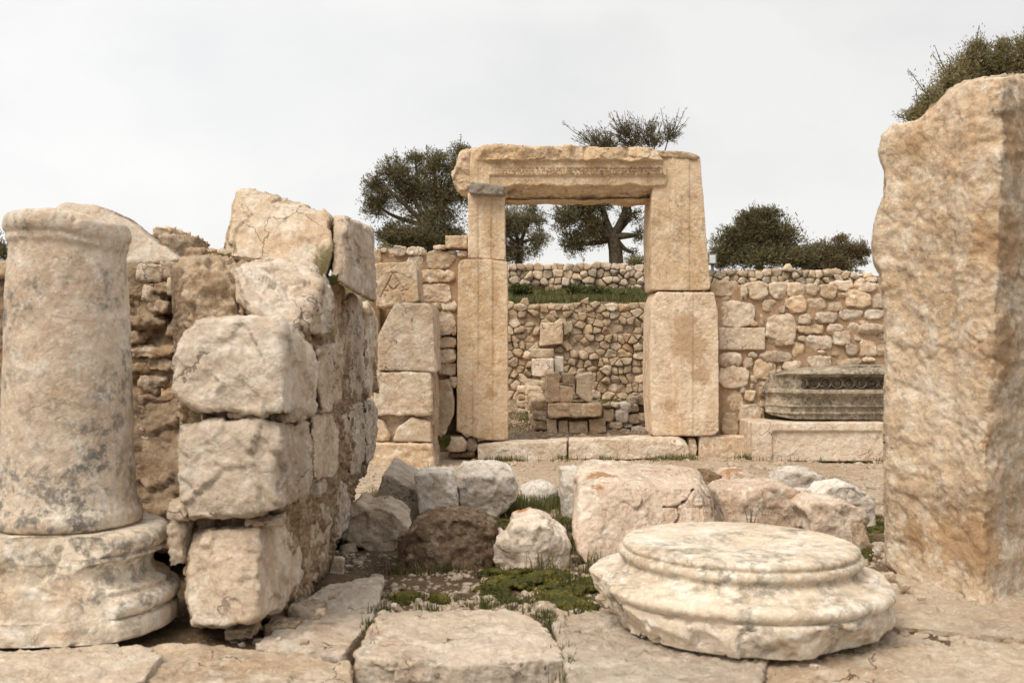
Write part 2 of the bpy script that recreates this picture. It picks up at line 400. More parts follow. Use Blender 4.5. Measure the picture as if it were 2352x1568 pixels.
OLIVEY = leaf_mat('sunlit olive leaves', (.20, .175, .08), (.32, .275, .14), (.46, .41, .26))  # brightened leaf colours, the sunlit look is painted in
RUSTLEAF = leaf_mat('brownish leaves', (.15, .11, .055), (.22, .175, .09), (.20, .185, .09))
GRASS = leaf_mat('grass blades', (.075, .085, .022), (.13, .135, .040), (.24, .21, .09), 3)
MOSS = leaf_mat('yellow green moss', (.075, .080, .014), (.15, .14, .022), (.23, .19, .04), 9)
DRYGRASS = leaf_mat('dry stalks', (.22, .15, .08), (.30, .22, .12), (.38, .30, .2), 5)
BARK = flat_mat('dark bark', (.055, .040, .027), .9, (.11, .085, .06), 14)
LAMPG = flat_mat('grey lamp housing', (.16, .165, .17), .5, (.20, .20, .21))
LAMPW = flat_mat('pale lamp glass', (.62, .64, .65), .25, (.68, .70, .71), 20)

def ground_mat():
    m = NT('dirt and gravel')
    sx = m.n('ShaderNodeSeparateXYZ'); m.l(m.pos, sx.inputs[0])
    dirt = m.mix(m.ramp(m.noise(3, 8, .7), .35, .65), (.105, .068, .038), (.20, .14, .085))
    path = m.mix(m.ramp(m.noise(2.2, 8, .7, off=3), .35, .65), (.42, .32, .22), (.56, .46, .35))
    wob = m.math('ADD', sx.outputs[1], m.math('MULTIPLY', m.noise(1.3, 5, .6, off=8), 3.4))
    col = m.mix(m.ramp(wob, 8.6, 9.9), dirt, path)
    inner = m.ramp(sx.outputs[1], 12.4, 13.0)
    col = m.mix(inner, col, m.mix(m.ramp(m.noise(4, 7, .7, off=2), .4, .6), (.20, .14, .085), (.34, .26, .175)))
    col = m.mix(m.math('MULTIPLY', m.ramp(m.noise(2.0, 6, .65, .5, off=19), .56, .66), .75), col, (.085, .095, .022))
    ter = m.ramp(sx.outputs[2], 1.5, 1.9)
    col = m.mix(ter, col, m.mix(m.ramp(m.noise(1.4, 6, .7, off=12), .4, .62), (.07, .085, .018), (.20, .15, .09)))
    sp = m.n('ShaderNodeTexVoronoi'); sp.inputs['Scale'].default_value = 42; m.l(m.pos, sp.inputs['Vector'])
    gm = m.math('MULTIPLY', m.ramp(sp.outputs['Distance'], .33, .22), m.ramp(m.noise(5, 4, .6, off=9), .42, .6))
    col = m.mix(m.math('MULTIPLY', gm, .7), col, (.56, .49, .40))
    m.l(col, m.b.inputs['Base Color'])
    b1 = m.bump(m.noise(9, 9, .7), .8, .05); b2 = m.bump(m.math('ADD', gm, m.noise(60, 4, .7, off=1)), .7, .012, b1)
    m.l(b2, m.b.inputs['Normal']); return m.m
GROUND = ground_mat()

# ------------------------------------------------------------------ the ground
def grid_sheet(name, xs, ys, zf, mat, **k):
    X, Y = np.meshgrid(xs, ys, indexing='ij'); Z = zf(X, Y)
    co = np.stack([X, Y, Z], -1).reshape(-1, 3); nx, ny = len(xs), len(ys)
    i, j = np.meshgrid(np.arange(nx-1), np.arange(ny-1), indexing='ij'); a = (i*ny+j).ravel()
    return make_mesh(name, co, np.stack([a, a+ny, a+ny+1, a+1], 1), mat, origin=(0, 0, 0), **k)
def ground_z(X, Y):
    z = gz(X, Y); p = np.stack([X.ravel(), Y.ravel(), X.ravel()*0], 1)
    near = 1-sstep(9, 14, Y)
    return z+near*(.018*fbm(p*3, 4, 5)+.008*fbm(p*17, 2, 6)).reshape(z.shape)
xs = np.concatenate([np.linspace(-300, -14, 12), np.linspace(-12, -3.2, 40), np.linspace(-3, 3.5, 240), np.linspace(3.7, 14, 40), np.linspace(16, 300, 12)])
ys = np.concatenate([np.linspace(-40, 2.4, 12), np.linspace(2.5, 9, 260), np.linspace(9.05, 13.5, 90), np.linspace(13.6, 22, 90), np.linspace(23, 60, 20), np.linspace(80, 600, 8)])
tag(grid_sheet('ground', xs, ys, ground_z, GROUND), kind='structure')

S = [0]
def sd(): S[0] += 1; return S[0]*13+5

# ------------------------------------------------------------------ paving slabs (stylobate) in front
def on_plane(L, z): return [P(x, y, (CAMZ-z)*F/(y-CY)) for x, y in L]
def slab(L, z, t, label, h=.011, seed=None, amp=.75, **k):
    top = np.array(on_plane(L, z)); bot = top.copy(); bot[:, 2] -= t
    cc = top.mean(0); bot[:, :2] = cc[:2]+(bot[:, :2]-cc[:2])*.97
    o = stone('paving_slab', k.pop('mat', SLAB), pts=np.concatenate([top, bot]), h=h, p=k.pop('p', 34), chips=k.pop('chips', 4), chipd=(.93, .99), seed=seed or sd(), amp=amp, pit=.8, size=k.pop('size', .32), low=.8, fine=1.3, **k)
    return tag(o, label, 'slab', 'paving slabs of the front step')
slab([(808, 1506), (872, 1402), (1160, 1398), (1232, 1412), (1306, 1506), (1060, 1528)], .37, .36, 'pale pitted paving slab in the middle of the front step, moss along its far edge')
slab([(586, 1486), (745, 1340), (882, 1318), (872, 1372), (856, 1418), (790, 1500), (700, 1508)], .345, .34, 'long pale slab running back beside the foot of the block wall', chips=2)
slab([(250, 1540), (320, 1472), (450, 1474), (590, 1488), (700, 1512), (805, 1516), (830, 1640), (250, 1660)], .350, .4, 'brownish rough slab lying low in front of the wall foot', mat=CREAM)
slab([(-260, 1500), (-60, 1492), (330, 1474), (372, 1502), (330, 1560), (-160, 1660)], .375, .30, 'white slab with rusty specks at the foot of the standing column')
slab([(1268, 1424), (1345, 1402), (1500, 1400), (1790, 1420), (1735, 1500), (1725, 1640), (1330, 1640), (1290, 1500)], .365, .38, 'pale slab partly under the fallen column base, split off by a mossy joint')
slab([(1770, 1640), (1750, 1500), (1820, 1452), (2020, 1420), (2300, 1470), (2560, 1480), (2700, 1600), (2200, 1660)], .350, .40, 'broad uneven slab that carries the tall broken pillar')
slab([(1900, 1420), (1985, 1322), (2060, 1306), (2560, 1330), (2600, 1470), (2300, 1458), (2090, 1420)], .372, .30, 'narrow cracked slab behind the fallen column base, beside the pillar foot')

# ------------------------------------------------------------------ turned stones
def lathe(prof, c, nseg, step, top=True):
    """prof: (r, z) from bottom to top; resampled by step"""
    prof = np.array(prof, float); d = np.hypot(*np.diff(prof, axis=0).T); s = np.concatenate([[0], np.cumsum(d)])
    n = max(4, int(s[-1]/step)); t = np.linspace(0, s[-1], n); r = np.interp(t, s, prof[:, 0]); z = np.interp(t, s, prof[:, 1])
    a = np.linspace(0, 2*math.pi, nseg, endpoint=False)
    co = np.stack([np.outer(r, np.cos(a)), np.outer(r, np.sin(a)), np.repeat(z[:, None], nseg, 1)], -1).reshape(-1, 3)
    i, j = np.meshgrid(np.arange(n-1), np.arange(nseg), indexing='ij'); j2 = (j+1) % nseg
    f = np.stack([i*nseg+j, i*nseg+j2, (i+1)*nseg+j2, (i+1)*nseg+j], -1).reshape(-1, 4)
    return co+np.asarray(c, float), f
def arc(cx, cz, rx, rz, a0, a1, n=10):
    return [(cx+rx*math.cos(R(a)), cz+rz*math.sin(R(a))) for a in np.linspace(a0, a1, n)]
def clip(co, pt, nrm, rag=.01, sc=9, seed=0, soft=0):
    """break everything beyond a plane off, leaving a ragged flat"""
    n = np.asarray(nrm, float); n /= np.linalg.norm(n)
    s = (co-np.asarray(pt))@n + rag*fbm(co*sc, 4, seed) + rag*1.4*worley(co*sc*.7, seed)[2]
    return co-np.maximum(s, 0)[:, None]*n

# fallen base, right
c0 = P(1697, 784, 3.66); c0[2] = .362
zb = 0.0
prof = [(.0001, zb), (.42, zb), (.50, zb+.012), (.522, zb+.04), (.525, zb+.075), (.520, zb+.112), (.508, zb+.118)] + arc(.488, .143, .040, .026, -50, 82, 12) + \
       [(.466, .172), (.464, .182), (.448, .184), (.424, .190), (.408, .199), (.402, .208), (.406, .216), (.414, .221), (.420, .228), (.418, .243), (.408, .249), (.398, .251)] + arc(.388, .263, .018, .013, -60, 70, 8) + [(.37, .279), (.32, .283), (.2, .281), (.1, .278), (.0001, .277)]
co, f = lathe(prof, c0, 420, .0075)
x = co-c0
# plinth: square-ish, broken
co[:, :2] = np.where((x[:, 2] < .115)[:, None], c0[:2]+x[:, :2]*(1+.03*np.sin(4*np.arctan2(x[:, 1], x[:, 0])+1.1))[:, None], co[:, :2])
for k, (a, r, zt, sl) in enumerate([(205, .50, .10, .7), (238, .515, .085, .55), (268, .52, .06, .45), (300, .50, .075, .6), (335, .52, .08, .5), (180, .49, .1, .8), (15, .52, .1, .5)]):
    n = (math.cos(R(a)), math.sin(R(a)), -sl); pt = c0+np.array([math.cos(R(a))*r, math.sin(R(a))*r, zt]); co = clip(co, pt, n, .018, 8, 30+k)
co = clip(co, c0+np.array([-.50, -.06, .14]), (-1, -.15, -.25), .012, 10, 5)
co = clip(co, c0+np.array([.50, -.02, .13]), (1, -.2, .0), .012, 10, 6)
top = sstep(.262, .276, co[:, 2]-c0[2])
co[:, 2] += top*(.012*np.exp(-((x[:, 0]-.02)**2+(x[:, 1]-.16)**2)/.02) - .010*np.exp(-((x[:, 0]-.0)**2+(x[:, 1]+.02)**2)/.01))
nn = normals(co, f); pc = co*11
ch = sstep(.16, .42, fbm(pc, 3, 77))*(.002+.016*(co[:, 2]-c0[2] < .115)); co = co-nn*ch[:, None]
co = rough(co, f, .35, .20, 41, 1.3, .4, .5, .5)
# tilt slightly
th = R(1.2); x = co-c0; co[:, 2] = c0[2]+.004+x[:, 2]*math.cos(th)-x[:, 0]*math.sin(th)*.6
tag(make_mesh('moulded_stone', co, f, MARBLE), 'round moulded marble column base lying on the front slabs, worn and chipped around its foot', 'column base')

# standing column and its base, left
cS = P(157, 784, 3.60)
cS[2] = .37
prof = [(.0001, 0), (.34, 0), (.360, .008), (.364, .035), (.360, .066), (.352, .072)] + arc(.318, .110, .052, .038, -72, 78, 12) + [(.333, .150), (.334, .163), (.318, .167), (.290, .182), (.277, .205), (.277, .225), (.290, .245), (.308, .254), (.322, .257), (.323, .268), (.312, .271)] + \
       arc(.300, .306, .036, .036, -75, 86, 12) + [(.28, .343), (.2, .345), (.0001, .345)]
co, f = lathe(prof, cS, 300, .008)
_n = np.array([.10, -.98, .06]); co = clip(co, cS+_n*.262+np.array([0, 0, .18]), _n, .016, 5, 50)
_n = np.array([-.55, -.83, .0]); co = clip(co, cS+_n*.285, _n, .014, 6, 54)
co = clip(co, cS+np.array([.08, -.325, .08]), (.10, -1, -.45), .020, 5, 51)
co = clip(co, cS+np.array([.02, -.30, .27]), (-.15, -1, .35), .016, 7, 52)
co = clip(co, cS+np.array([-.25, -.25, .1]), (-1, -.8, -.1), .015, 5, 53)
co = rough(co, f, .35, .30, 42, 1, .4, 0, .6)
tag(make_mesh('moulded_stone', co, f, MARBLE), 'broken moulded base under the standing column, its front split away in a flat flake', 'column base')
cS2 = cS+np.array([0, 0, .345]); H = 1.035
prof = [(.0001, 0), (.24, 0), (.255, .008), (.260, .03), (.255, .052), (.245, .062), (.237, .085), (.232, .14), (.227, .3), (.221, .55), (.212, .85), (.206, .93), (.204, .955)] + \
       [(.210, .962), (.214, .974), (.211, .986), (.213, .992), (.221, 1.000), (.224, 1.018), (.221, 1.040), (.212, 1.055), (.19, 1.062), (.1, 1.068), (.0001, 1.068)]
prof = [(a*(.95-.03*b), b) for a, b in prof]
co, f = lathe(prof, cS2, 320, .009)
x = co-cS2
co[:, 2] += (x[:, 2] > .6)*(-.03*sstep(.0, .22, x[:, 0]))*sstep(.6, 1, x[:, 2])
co = clip(co, cS2+np.array([.15, -.12, 1.03]), (.5, -.6, 1.4), .02, 9, 58)
co = rough(co, f, .3, .32, 43, 1.4, .25, .4, .6)
tag(make_mesh('column_shaft', co, f, SHAFT), 'short standing column shaft of grey mottled marble with a ring at top and foot', 'column')

# ------------------------------------------------------------------ tall broken pillar, right
PO = [(2230, 1395), (2330, 1420), (2480, 1440), (2600, 1420), (2620, 1000), (2620, 200), (2560, 150), (2440, 160), (2352, 172), (2270, 180), (2215, 188), (2180, 208), (2150, 240), (2112, 276), (2080, 284), (2048, 288), (2028, 312), (2018, 350), (2033, 400), (2031, 450), (2012, 500), (2003, 560), (2008, 600), (2026, 640), (2032, 720), (2034, 800), (2035, 900), (2031, 1000), (2032, 1100), (2033, 1200), (2036, 1296), (2070, 1328), (2110, 1345), (2165, 1366), (2200, 1378)]
DP, TP = 4.1, .42
def pil_post(co):
    x, y, z = co.T
    px = CX+x/DP*F; py = CY-(z-CAMZ)/DP*F; t = y-(DP+.42-TP)
    ch = 2300-40*sstep(300, 1300, py)+10*vnoise(np.stack([py/60., py*0, py*0], 1), 3)
    f_ = np.interp(px, [1990, 2035, 2235, 2300], [4.43, 4.36, 3.90, 3.79])+np.maximum(0, px-ch)*.0030
    g = np.exp(-((px-2185-(py-900)*.02)/16.)**2)*sstep(350, 600, py)*.02
    lb = sstep(1110, 1180, py+45*fbm(co*4, 3, 9))*(1-sstep(1360, 1400, py)); g = g+.035*lb
    up = sstep(2240, 2290, px)*sstep(230, 262, py-(2352-px)*.15)*(1-sstep(330, 350, py)); g = g+.04*up
    roll = sstep(330, 180, py+.2*(px-2200))*.20; g = g+roll*roll*2
    g = g+.024*fbm(co*2.1, 4, 12)*1.0+.012*worley(co*5, 3)[2]
    D = f_+t+np.where(t < TP, g, 0)
    return np.stack([(px-CX)/F*D, D, CAMZ-(py-CY)/F*D], 1)
_w = [P(x, y, DP) for x, y in PO]
tag(stone('broken_pillar', PILLAR, outline=[(w[0], w[2]) for w in _w], c=np.array([P(2300, 800, DP)[0], DP+.42, P(2300, 800, DP)[2]]), T=TP, h=.0105, p=36, chips=0, seed=301, amp=.62, facet=.40, fine=2.9, pit=1.8, low=.7, size=.4, post=pil_post),
    'tall broken pillar of orange streaked limestone with a ragged top at the edge of the paving', 'pillar')

# ------------------------------------------------------------------ block wall, left
Wl = thing('block_wall', 'thick ruined wall of big rough blocks and earth mortar beside the column', 'wall', P(560, 1480, 3.6))
def blk(name, L, parent, mat=CREAM, **k):
    k.setdefault('seed', sd()); k.setdefault('h', .012); k.setdefault('p', 18); k.setdefault('chips', 6); k.setdefault('chipd', (.88, .98))
    return stone(name, mat, parent, pts=[P(*q) for q in L], **k)
def box4(x0, y0, x1, y1, d, t, tx=0):
    """front face corners at depth d and the same four corners set back by t"""
    A = [P(x0, y0, d), P(x1, y0, d), P(x1, y1, d), P(x0, y1, d)]
    return A+[a+np.array([tx, t, 0]) for a in A]
# near quoins
blk('block', [(388, 812, 3.5), (404, 760, 3.52), (455, 732, 3.52), (640, 730, 3.5), (725, 818, 4.05), (728, 950, 4.05), (655, 950, 3.47), (445, 940, 3.5), (392, 900, 3.5), (560, 742, 4.3), (700, 760, 4.4), (480, 940, 4.3), (720, 940, 4.4)], Wl, WHITE, p=20, amp=.85)
blk('block', [(392, 1015, 3.5), (402, 975, 3.55), (640, 962, 3.5), (712, 975, 3.95), (718, 1085, 3.95), (700, 1135, 3.9), (640, 1178, 3.45), (430, 1196, 3.47), (395, 1120, 3.5), (480, 975, 4.3), (700, 980, 4.4), (700, 1120, 4.3), (480, 1170, 4.3)], Wl, WHITE, p=20, amp=1.0)
blk('block', [(420, 1290, 3.5), (445, 1225, 3.52), (600, 1205, 3.5), (655, 1185, 3.8), (692, 1215, 3.95), (692, 1330, 3.9), (655, 1395, 3.7), (590, 1440, 3.42), (435, 1442, 3.45), (425, 1380, 3.46), (480, 1200, 4.3), (680, 1200, 4.4), (680, 1360, 4.3), (480, 1400, 4.3)], Wl, CREAM, p=20, amp=.9)
# side face, receding
blk('block', [(730, 800, 4.15), (768, 790, 4.7), (786, 850, 4.8), (786, 925, 4.8), (740, 938, 4.2), (728, 880, 4.12), (700, 800, 4.8), (700, 930, 4.8)], Wl, CREAM)
blk('block', [(712, 960, 4.05), (760, 945, 4.55), (782, 985, 4.75), (776, 1090, 4.7), (722, 1105, 4.1), (690, 960, 4.8), (690, 1090, 4.8)], Wl, CREAM)
blk('block', [(690, 1140, 4.05), (730, 1118, 4.4), (760, 1180, 4.6), (758, 1290, 4.6), (725, 1335, 4.3), (692, 1330, 4.05), (660, 1140, 4.7), (660, 1320, 4.7)], Wl, CREAM)
blk('block', [(742, 1105, 4.7), (785, 1090, 5.3), (808, 1160, 5.5), (800, 1215, 5.4), (768, 1250, 4.9), (745, 1200, 4.7), (720, 1100, 5.6), (720, 1220, 5.6)], Wl, PINK)
blk('block', [(752, 640, 4.8), (790, 660, 5.6), (800, 700, 5.7), (796, 1050, 5.6), (770, 960, 5.3), (760, 780, 4.9), (700, 640, 5.6), (700, 950, 5.8)], Wl, CREAM)
blk('block', [(786, 690, 5.4), (820, 672, 6.3), (836, 690, 6.5), (838, 905, 6.5), (812, 922, 5.9), (786, 890, 5.4), (760, 700, 6.6), (760, 900, 6.6)], Wl, WHITE)
blk('block', [(838, 700, 6.5), (858, 705, 7.3), (862, 750, 7.5), (860, 900, 7.5), (848, 918, 6.9), (837, 890, 6.5), (815, 700, 7.7), (815, 900, 7.7)], Wl, WHITE)
blk('block', [(800, 935, 5.6), (836, 925, 6.4), (838, 1060, 6.4), (828, 1085, 6.2), (803, 1090, 5.6), (780, 930, 6.6), (780, 1080, 6.6)], Wl, WHITE)
blk('block', [(838, 927, 6.5), (858, 925, 7.4), (864, 950, 7.6), (858, 1045, 7.4), (840, 1070, 6.5), (815, 930, 7.8), (815, 1060, 7.8)], Wl, WHITE)
# upper course and top
blk('block', [(530, 628, 4.2), (560, 605, 4.5), (700, 600, 4.6), (735, 640, 4.35), (765, 690, 4.6), (762, 770, 4.5), (690, 760, 4.05), (600, 730, 4.05), (540, 690, 4.1), (560, 610, 5.4), (760, 640, 5.6), (760, 760, 5.6), (560, 740, 5.4)], Wl, WHITE, p=16, amp=1.0)
blk('upper_rubble', [(425, 600, 4.3), (470, 585, 4.6), (540, 590, 4.7), (580, 640, 4.4), (570, 750, 4.15), (430, 765, 4.15), (415, 690, 4.25), (430, 600, 5.4), (560, 600, 5.5), (430, 760, 5.3), (560, 760, 5.3)], Wl, EARTHCORE, p=12, amp=1.5, fine=2.5, pit=1.5)
blk('rubble_core', [(425, 770, 3.60), (690, 785, 3.86), (726, 900, 4.32), (828, 960, 6.3), (818, 1120, 6.4), (748, 1330, 4.5), (664, 1440, 3.78), (450, 1475, 3.58), (418, 1000, 3.60), (430, 760, 5.6), (820, 700, 7.2), (800, 1150, 7.4), (430, 1300, 5.6)], Wl, JOINT, p=16, amp=1.1, fine=4, pit=2.5, size=.4, h=.014)
blk('rubble_core', [(610, 720, 4.3), (755, 720, 4.7), (820, 690, 6.4), (850, 700, 7.4), (850, 1090, 7.4), (800, 1120, 5.9), (740, 1060, 4.65), (610, 1000, 4.5), (700, 700, 7.6), (610, 1000, 7.6)], Wl, JOINT, p=16, amp=1.0, fine=3, pit=2, size=.4, h=.02)
# wedge stones in the joints
for q in [(455, 948, 470, 975, 3.55), (520, 938, 600, 962, 3.52), (610, 945, 690, 968, 3.6), (382, 1150, 432, 1196, 3.5), (384, 1200, 424, 1300, 3.55), (560, 1192, 640, 1212, 3.5), (690, 1108, 735, 1140, 4.2), (720, 935, 750, 950, 4.25), (640, 745, 700, 790, 4.2), (655, 1395, 735, 1440, 3.75), (600, 1440, 680, 1462, 3.6), (515, 1448, 580, 1470, 3.5)]:
    x0, y0, x1, y1, d = q
    stone('chink_stone', EARTHCORE if (x1-x0) > 60 else CREAM, Wl, pts=box4(x0, y0, x1, y1, d, .16), h=.010, p=9, chips=7, seed=sd(), amp=1.2, fine=1.4)
# plastered return wall behind the column
Wb = thing('plastered_wall', 'shadowed old wall with cracked plaster behind the standing column', 'wall', P(300, 1200, 4.9))
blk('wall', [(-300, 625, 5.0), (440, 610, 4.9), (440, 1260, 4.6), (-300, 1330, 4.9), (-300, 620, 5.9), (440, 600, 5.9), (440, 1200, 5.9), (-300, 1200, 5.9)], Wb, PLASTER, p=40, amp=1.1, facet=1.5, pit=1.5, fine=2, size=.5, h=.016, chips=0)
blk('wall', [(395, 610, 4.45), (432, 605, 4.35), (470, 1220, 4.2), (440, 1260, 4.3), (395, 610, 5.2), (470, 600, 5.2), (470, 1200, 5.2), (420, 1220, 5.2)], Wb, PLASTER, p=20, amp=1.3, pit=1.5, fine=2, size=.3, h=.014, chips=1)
for q in [(310, 606, 372, 650, 4.85), (365, 600, 425, 640, 4.8), (322, 650, 350, 690, 4.82), (380, 636, 410, 680, 4.7), (-30, 600, 40, 640, 4.9), (405, 590, 440, 622, 4.6)]:
    x0, y0, x1, y1, d = q
    stone('coping_stone', CREAM, Wb, pts=box4(x0, y0, x1, y1, d, .3), h=.014, p=9, chips=7, seed=sd(), amp=1.2)
rng = np.random.RandomState(77)
for k in range(22):
    x = rng.uniform(300, 415); y = 660+k*24+rng.uniform(-10, 10); w = rng.uniform(22, 52); hh_ = rng.uniform(16, 34)
    W_ = [P(a, b, 4.78) for a, b in ragged(x-w, y-hh_*.7, x+w, y+hh_*.7, rng)]; c_ = np.mean(W_, axis=0); c_[1] = 4.86+.02*rng.rand()
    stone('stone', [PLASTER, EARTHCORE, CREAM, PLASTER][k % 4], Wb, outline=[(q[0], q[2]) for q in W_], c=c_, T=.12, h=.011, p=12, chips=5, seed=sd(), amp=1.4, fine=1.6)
# loose stones on top
T = blk('sloping_boulder', [(120, 480, 5.1), (150, 463, 5.2), (210, 470, 5.2), (300, 510, 5.1), (420, 600, 5.0), (330, 612, 4.95), (120, 612, 5.0), (150, 470, 5.7), (300, 505, 5.8), (430, 600, 5.8), (120, 610, 5.9)], None, WHITE, p=20, amp=.6, facet=.5)
tag(T, 'big pale boulder sloping down behind the standing column, rusty streak on its crest', 'boulder')
for L, lab in [((345, 520, 395, 545, 5.3), 'flat pale stone topmost on the little heap by the sloping boulder'), ((362, 540, 440, 600, 5.25), 'crumbly brown grey lump against the foot of the sloping boulder'), ((420, 568, 470, 602, 5.1), 'small crumbly stone right of the brown lump on the wall top')]:
    x0, y0, x1, y1, d = L
    tag(stone('rubble_stone', EARTHCORE if y0 > 530 else WHITE, pts=box4(x0, y0, x1, y1, d, .35), h=.013, p=8, chips=6, seed=sd(), amp=1.6, fine=2), lab, 'stone', 'loose stones on the left wall')
tag(stone('rubble_stone', WHITE, pts=box4(436, 569, 530, 610, 6.5, .6), h=.02, p=9, chips=4, seed=sd()), 'low pale stone far behind, between the brown heap and the great cracked block', 'stone', 'loose stones on the left wall')
T = blk('cracked_block', [(549, 440, 5.2), (600, 438, 5.25), (640, 456, 5.2), (690, 480, 5.15), (752, 490, 5.15), (762, 560, 5.0), (748, 632, 4.95), (700, 612, 4.85), (527, 606, 4.85), (522, 580, 4.9), (555, 445, 5.9), (690, 480, 6.0), (760, 500, 6.0), (760, 620, 6.0), (530, 600, 5.9)], None, WHITE, p=30, amp=.75, chips=2, h=.013)
tag(T, 'great angular pale block leaning up on the wall top, left piece of a cracked stone', 'stone block')
T = blk('cracked_block', [(768, 494, 5.15), (800, 500, 5.15), (845, 520, 5.5), (853, 535, 5.55), (862, 695, 5.4), (800, 662, 5.0), (762, 636, 4.95), (774, 570, 4.98), (790, 540, 5.0), (775, 500, 6.0), (855, 530, 6.2), (862, 680, 6.2), (770, 630, 6.0)], None, WHITE, p=30, amp=.7, chips=2, h=.013)
tag(T, 'narrower right piece of the cracked stone, overhanging the end of the wall', 'stone block')

# ------------------------------------------------------------------ pier of dressed blocks and the letter block
D1 = 11.2
Pr = thing('block_pier', 'pier of squared blocks standing just left of the rubble strip by the gateway', 'pier', P(930, 1078, D1))
def fblk(name, L, d, t, parent, mat=CREAM, tx=0, **k):
    A = [P(x, y, d) for x, y in L]; pts = A+[a+np.array([tx, t, 0]) for a in A]
    k.setdefault('h', .022); k.setdefault('p', 24); k.setdefault('chips', 4); k.setdefault('chipd', (.93, .99)); k.setdefault('amp', .6)
    return stone(name, mat, parent, pts=pts, seed=sd(), **k)
fblk('block', z4([(200, 430), (205, 225), (270, 130), (300, 30), (330, 15), (520, 15), (550, 60), (568, 440)]), D1, .8, Pr, SLAB, facet=.4, fine=1.6)
fblk('block', z4([(185, 440), (535, 440), (540, 705), (180, 708)]), D1, .8, Pr, WHITE, pit=.6)
fblk('block', z4([(170, 715), (240, 740), (285, 830), (270, 865), (150, 865)]), D1, .7, Pr)
fblk('block', z4([(295, 865), (330, 775), (420, 718), (530, 745), (538, 868)]), D1, .7, Pr, WHITE)
fblk('block', z4([(150, 875), (540, 880), (558, 1040), (130, 1040)]), D1-.05, .8, Pr)
fblk('mortar', z4([(170, 435), (545, 435), (548, 1030), (160, 1030)]), D1+.10, .5, Pr, EARTHCORE, fine=2)
fblk('side_block', z4([(535, 470), (560, 480), (565, 1030), (545, 1035)]), D1+.15, .6, Pr, EARTHCORE)
fblk('footing', z4([(100, 1035), (560, 1035), (575, 1060), (100, 1080)]), D1-.2, .6, Pr, WALL)
segs = [((300, 1060), (225, 1205)), ((300, 1060), (372, 1165)), ((285, 1057), (325, 1057)), ((262, 1125), (303, 1165)), ((303, 1165), (338, 1128)), ((352, 1168), (385, 1163)), ((245, 1168), (268, 1168))]
DA = 11.3
def carve(co):
    x, y, z = co.T; front = y < DA+.08
    px = (CX+x/DA*F-790.1)/.375; py = (CY-(z-CAMZ)/DA*F-229.7)/.375; dep = np.zeros(len(co))
    for (a, b), (c, d) in segs:
        e = np.array([c-a, d-b], float); t = np.clip(((px-a)*e[0]+(py-b)*e[1])/(e@e), 0, 1)
        r = np.hypot(px-a-t*e[0], py-b-t*e[1]); dep = np.maximum(dep, np.clip(1-r/7., 0, 1))
    co = co.copy(); co[:, 1] += front*.022*dep; return co
T = fblk('letter_block', z3([(195, 995), (420, 988), (445, 1030), (458, 1225), (420, 1240), (195, 1272)]), DA, .7, None, CREAM, post=carve, h=.0065, amp=.45, fine=.8)
tag(T, 'squared block carved with a large letter A, resting over the dark gap on the pier', 'stone block')

# ------------------------------------------------------------------ mortared rubble walls
def wall_stones(boxes, zf, d, parent, mats, t=.30, proud=.05, h=.02, seed=1, p=24):
    rng = np.random.RandomState(seed); small = []
    for b in boxes:
        (x0, y0), (x1, y1) = zf([(b[0], b[1]), (b[2], b[3])])
        o = ragged(x0, y0, x1, y1, rng)
        pr = proud*rng.uniform(.4, 1.3)
        W = [P(x, y, d-pr) for x, y in o]; c = np.mean(W, axis=0); c[1] = d+t/2-pr
        stone('stone', mats[rng.randint(len(mats))], parent, outline=[(w[0], w[2]) for w in W], c=c, T=t/2, h=h, p=p, chips=4, chipd=(.90, .99), seed=sd(), amp=1.1, fine=1.2)
DW = 12.35
Wr = thing('rubble_wall', 'mortared rubble wall right of the gateway, of cream stones set in brown mortar', 'wall', P(1840, 1058, DW))
RB = """430,375,615,465 475,465,545,495 620,395,660,500 665,378,790,485 797,380,905,480 900,388,1020,475 1025,390,1105,460 1110,395,1205,480 1200,370,1310,430 1345,385,1455,440 1460,385,1515,440
485,500,708,655 690,488,725,505 750,488,845,560 855,525,890,568 892,465,1018,568 1028,478,1140,550 1148,500,1243,562 1215,443,1262,482 1255,425,1418,530 1422,450,1510,540
672,618,725,650 710,570,740,620 738,575,768,648 778,575,962,770 975,575,1058,638 1078,565,1212,630 1225,547,1368,612 1378,545,1500,608 1350,615,1410,640
968,642,1138,695 1150,635,1243,700 1260,628,1345,692 1350,635,1505,700 1465,690,1520,750 970,710,1020,745 1015,705,1183,805 1183,680,1292,765 1312,695,1370,740 1352,718,1455,838 937,750,1003,845 1265,750,1335,830 1175,787,1247,838 1460,760,1515,835 1090,800,1150,822
480,812,625,900 628,838,692,905 665,810,722,842 735,800,925,870 697,852,835,978 825,882,865,940 875,862,1000,920 1030,830,1180,900 1212,848,1360,895 1365,840,1440,870
480,900,672,1030 678,950,720,998 735,982,795,1020 735,1018,792,1085 642,1043,718,1108 612,1015,660,1058 495,1035,635,1172 727,1105,797,1160 678,1000,715,1035 605,1128,740,1250 735,1150,765,1215 497,1185,605,1318 605,1255,690,1330
265,1325,355,1368 305,1380,363,1460 660,1380,690,1470 1530,400,1640,500 1540,520,1660,600 1530,620,1600,720 1620,640,1760,740 1550,740,1680,860 1660,410,1800,520 1690,560,1800,640"""
RB = [tuple(int(v) for v in q.split(',')) for q in RB.split()]
wall_stones(RB, z7, DW, Wr, [WALL, WALL, CREAM, WHITE, WALL], seed=5)
stone('dressed_stone', SLAB, Wr, pts=box4(*z7([(482, 658)])[0], *z7([(768, 795)])[0], DW-.05, .4), h=.025, p=40, chips=1, chipd=(.98, 1), seed=3, amp=.25)
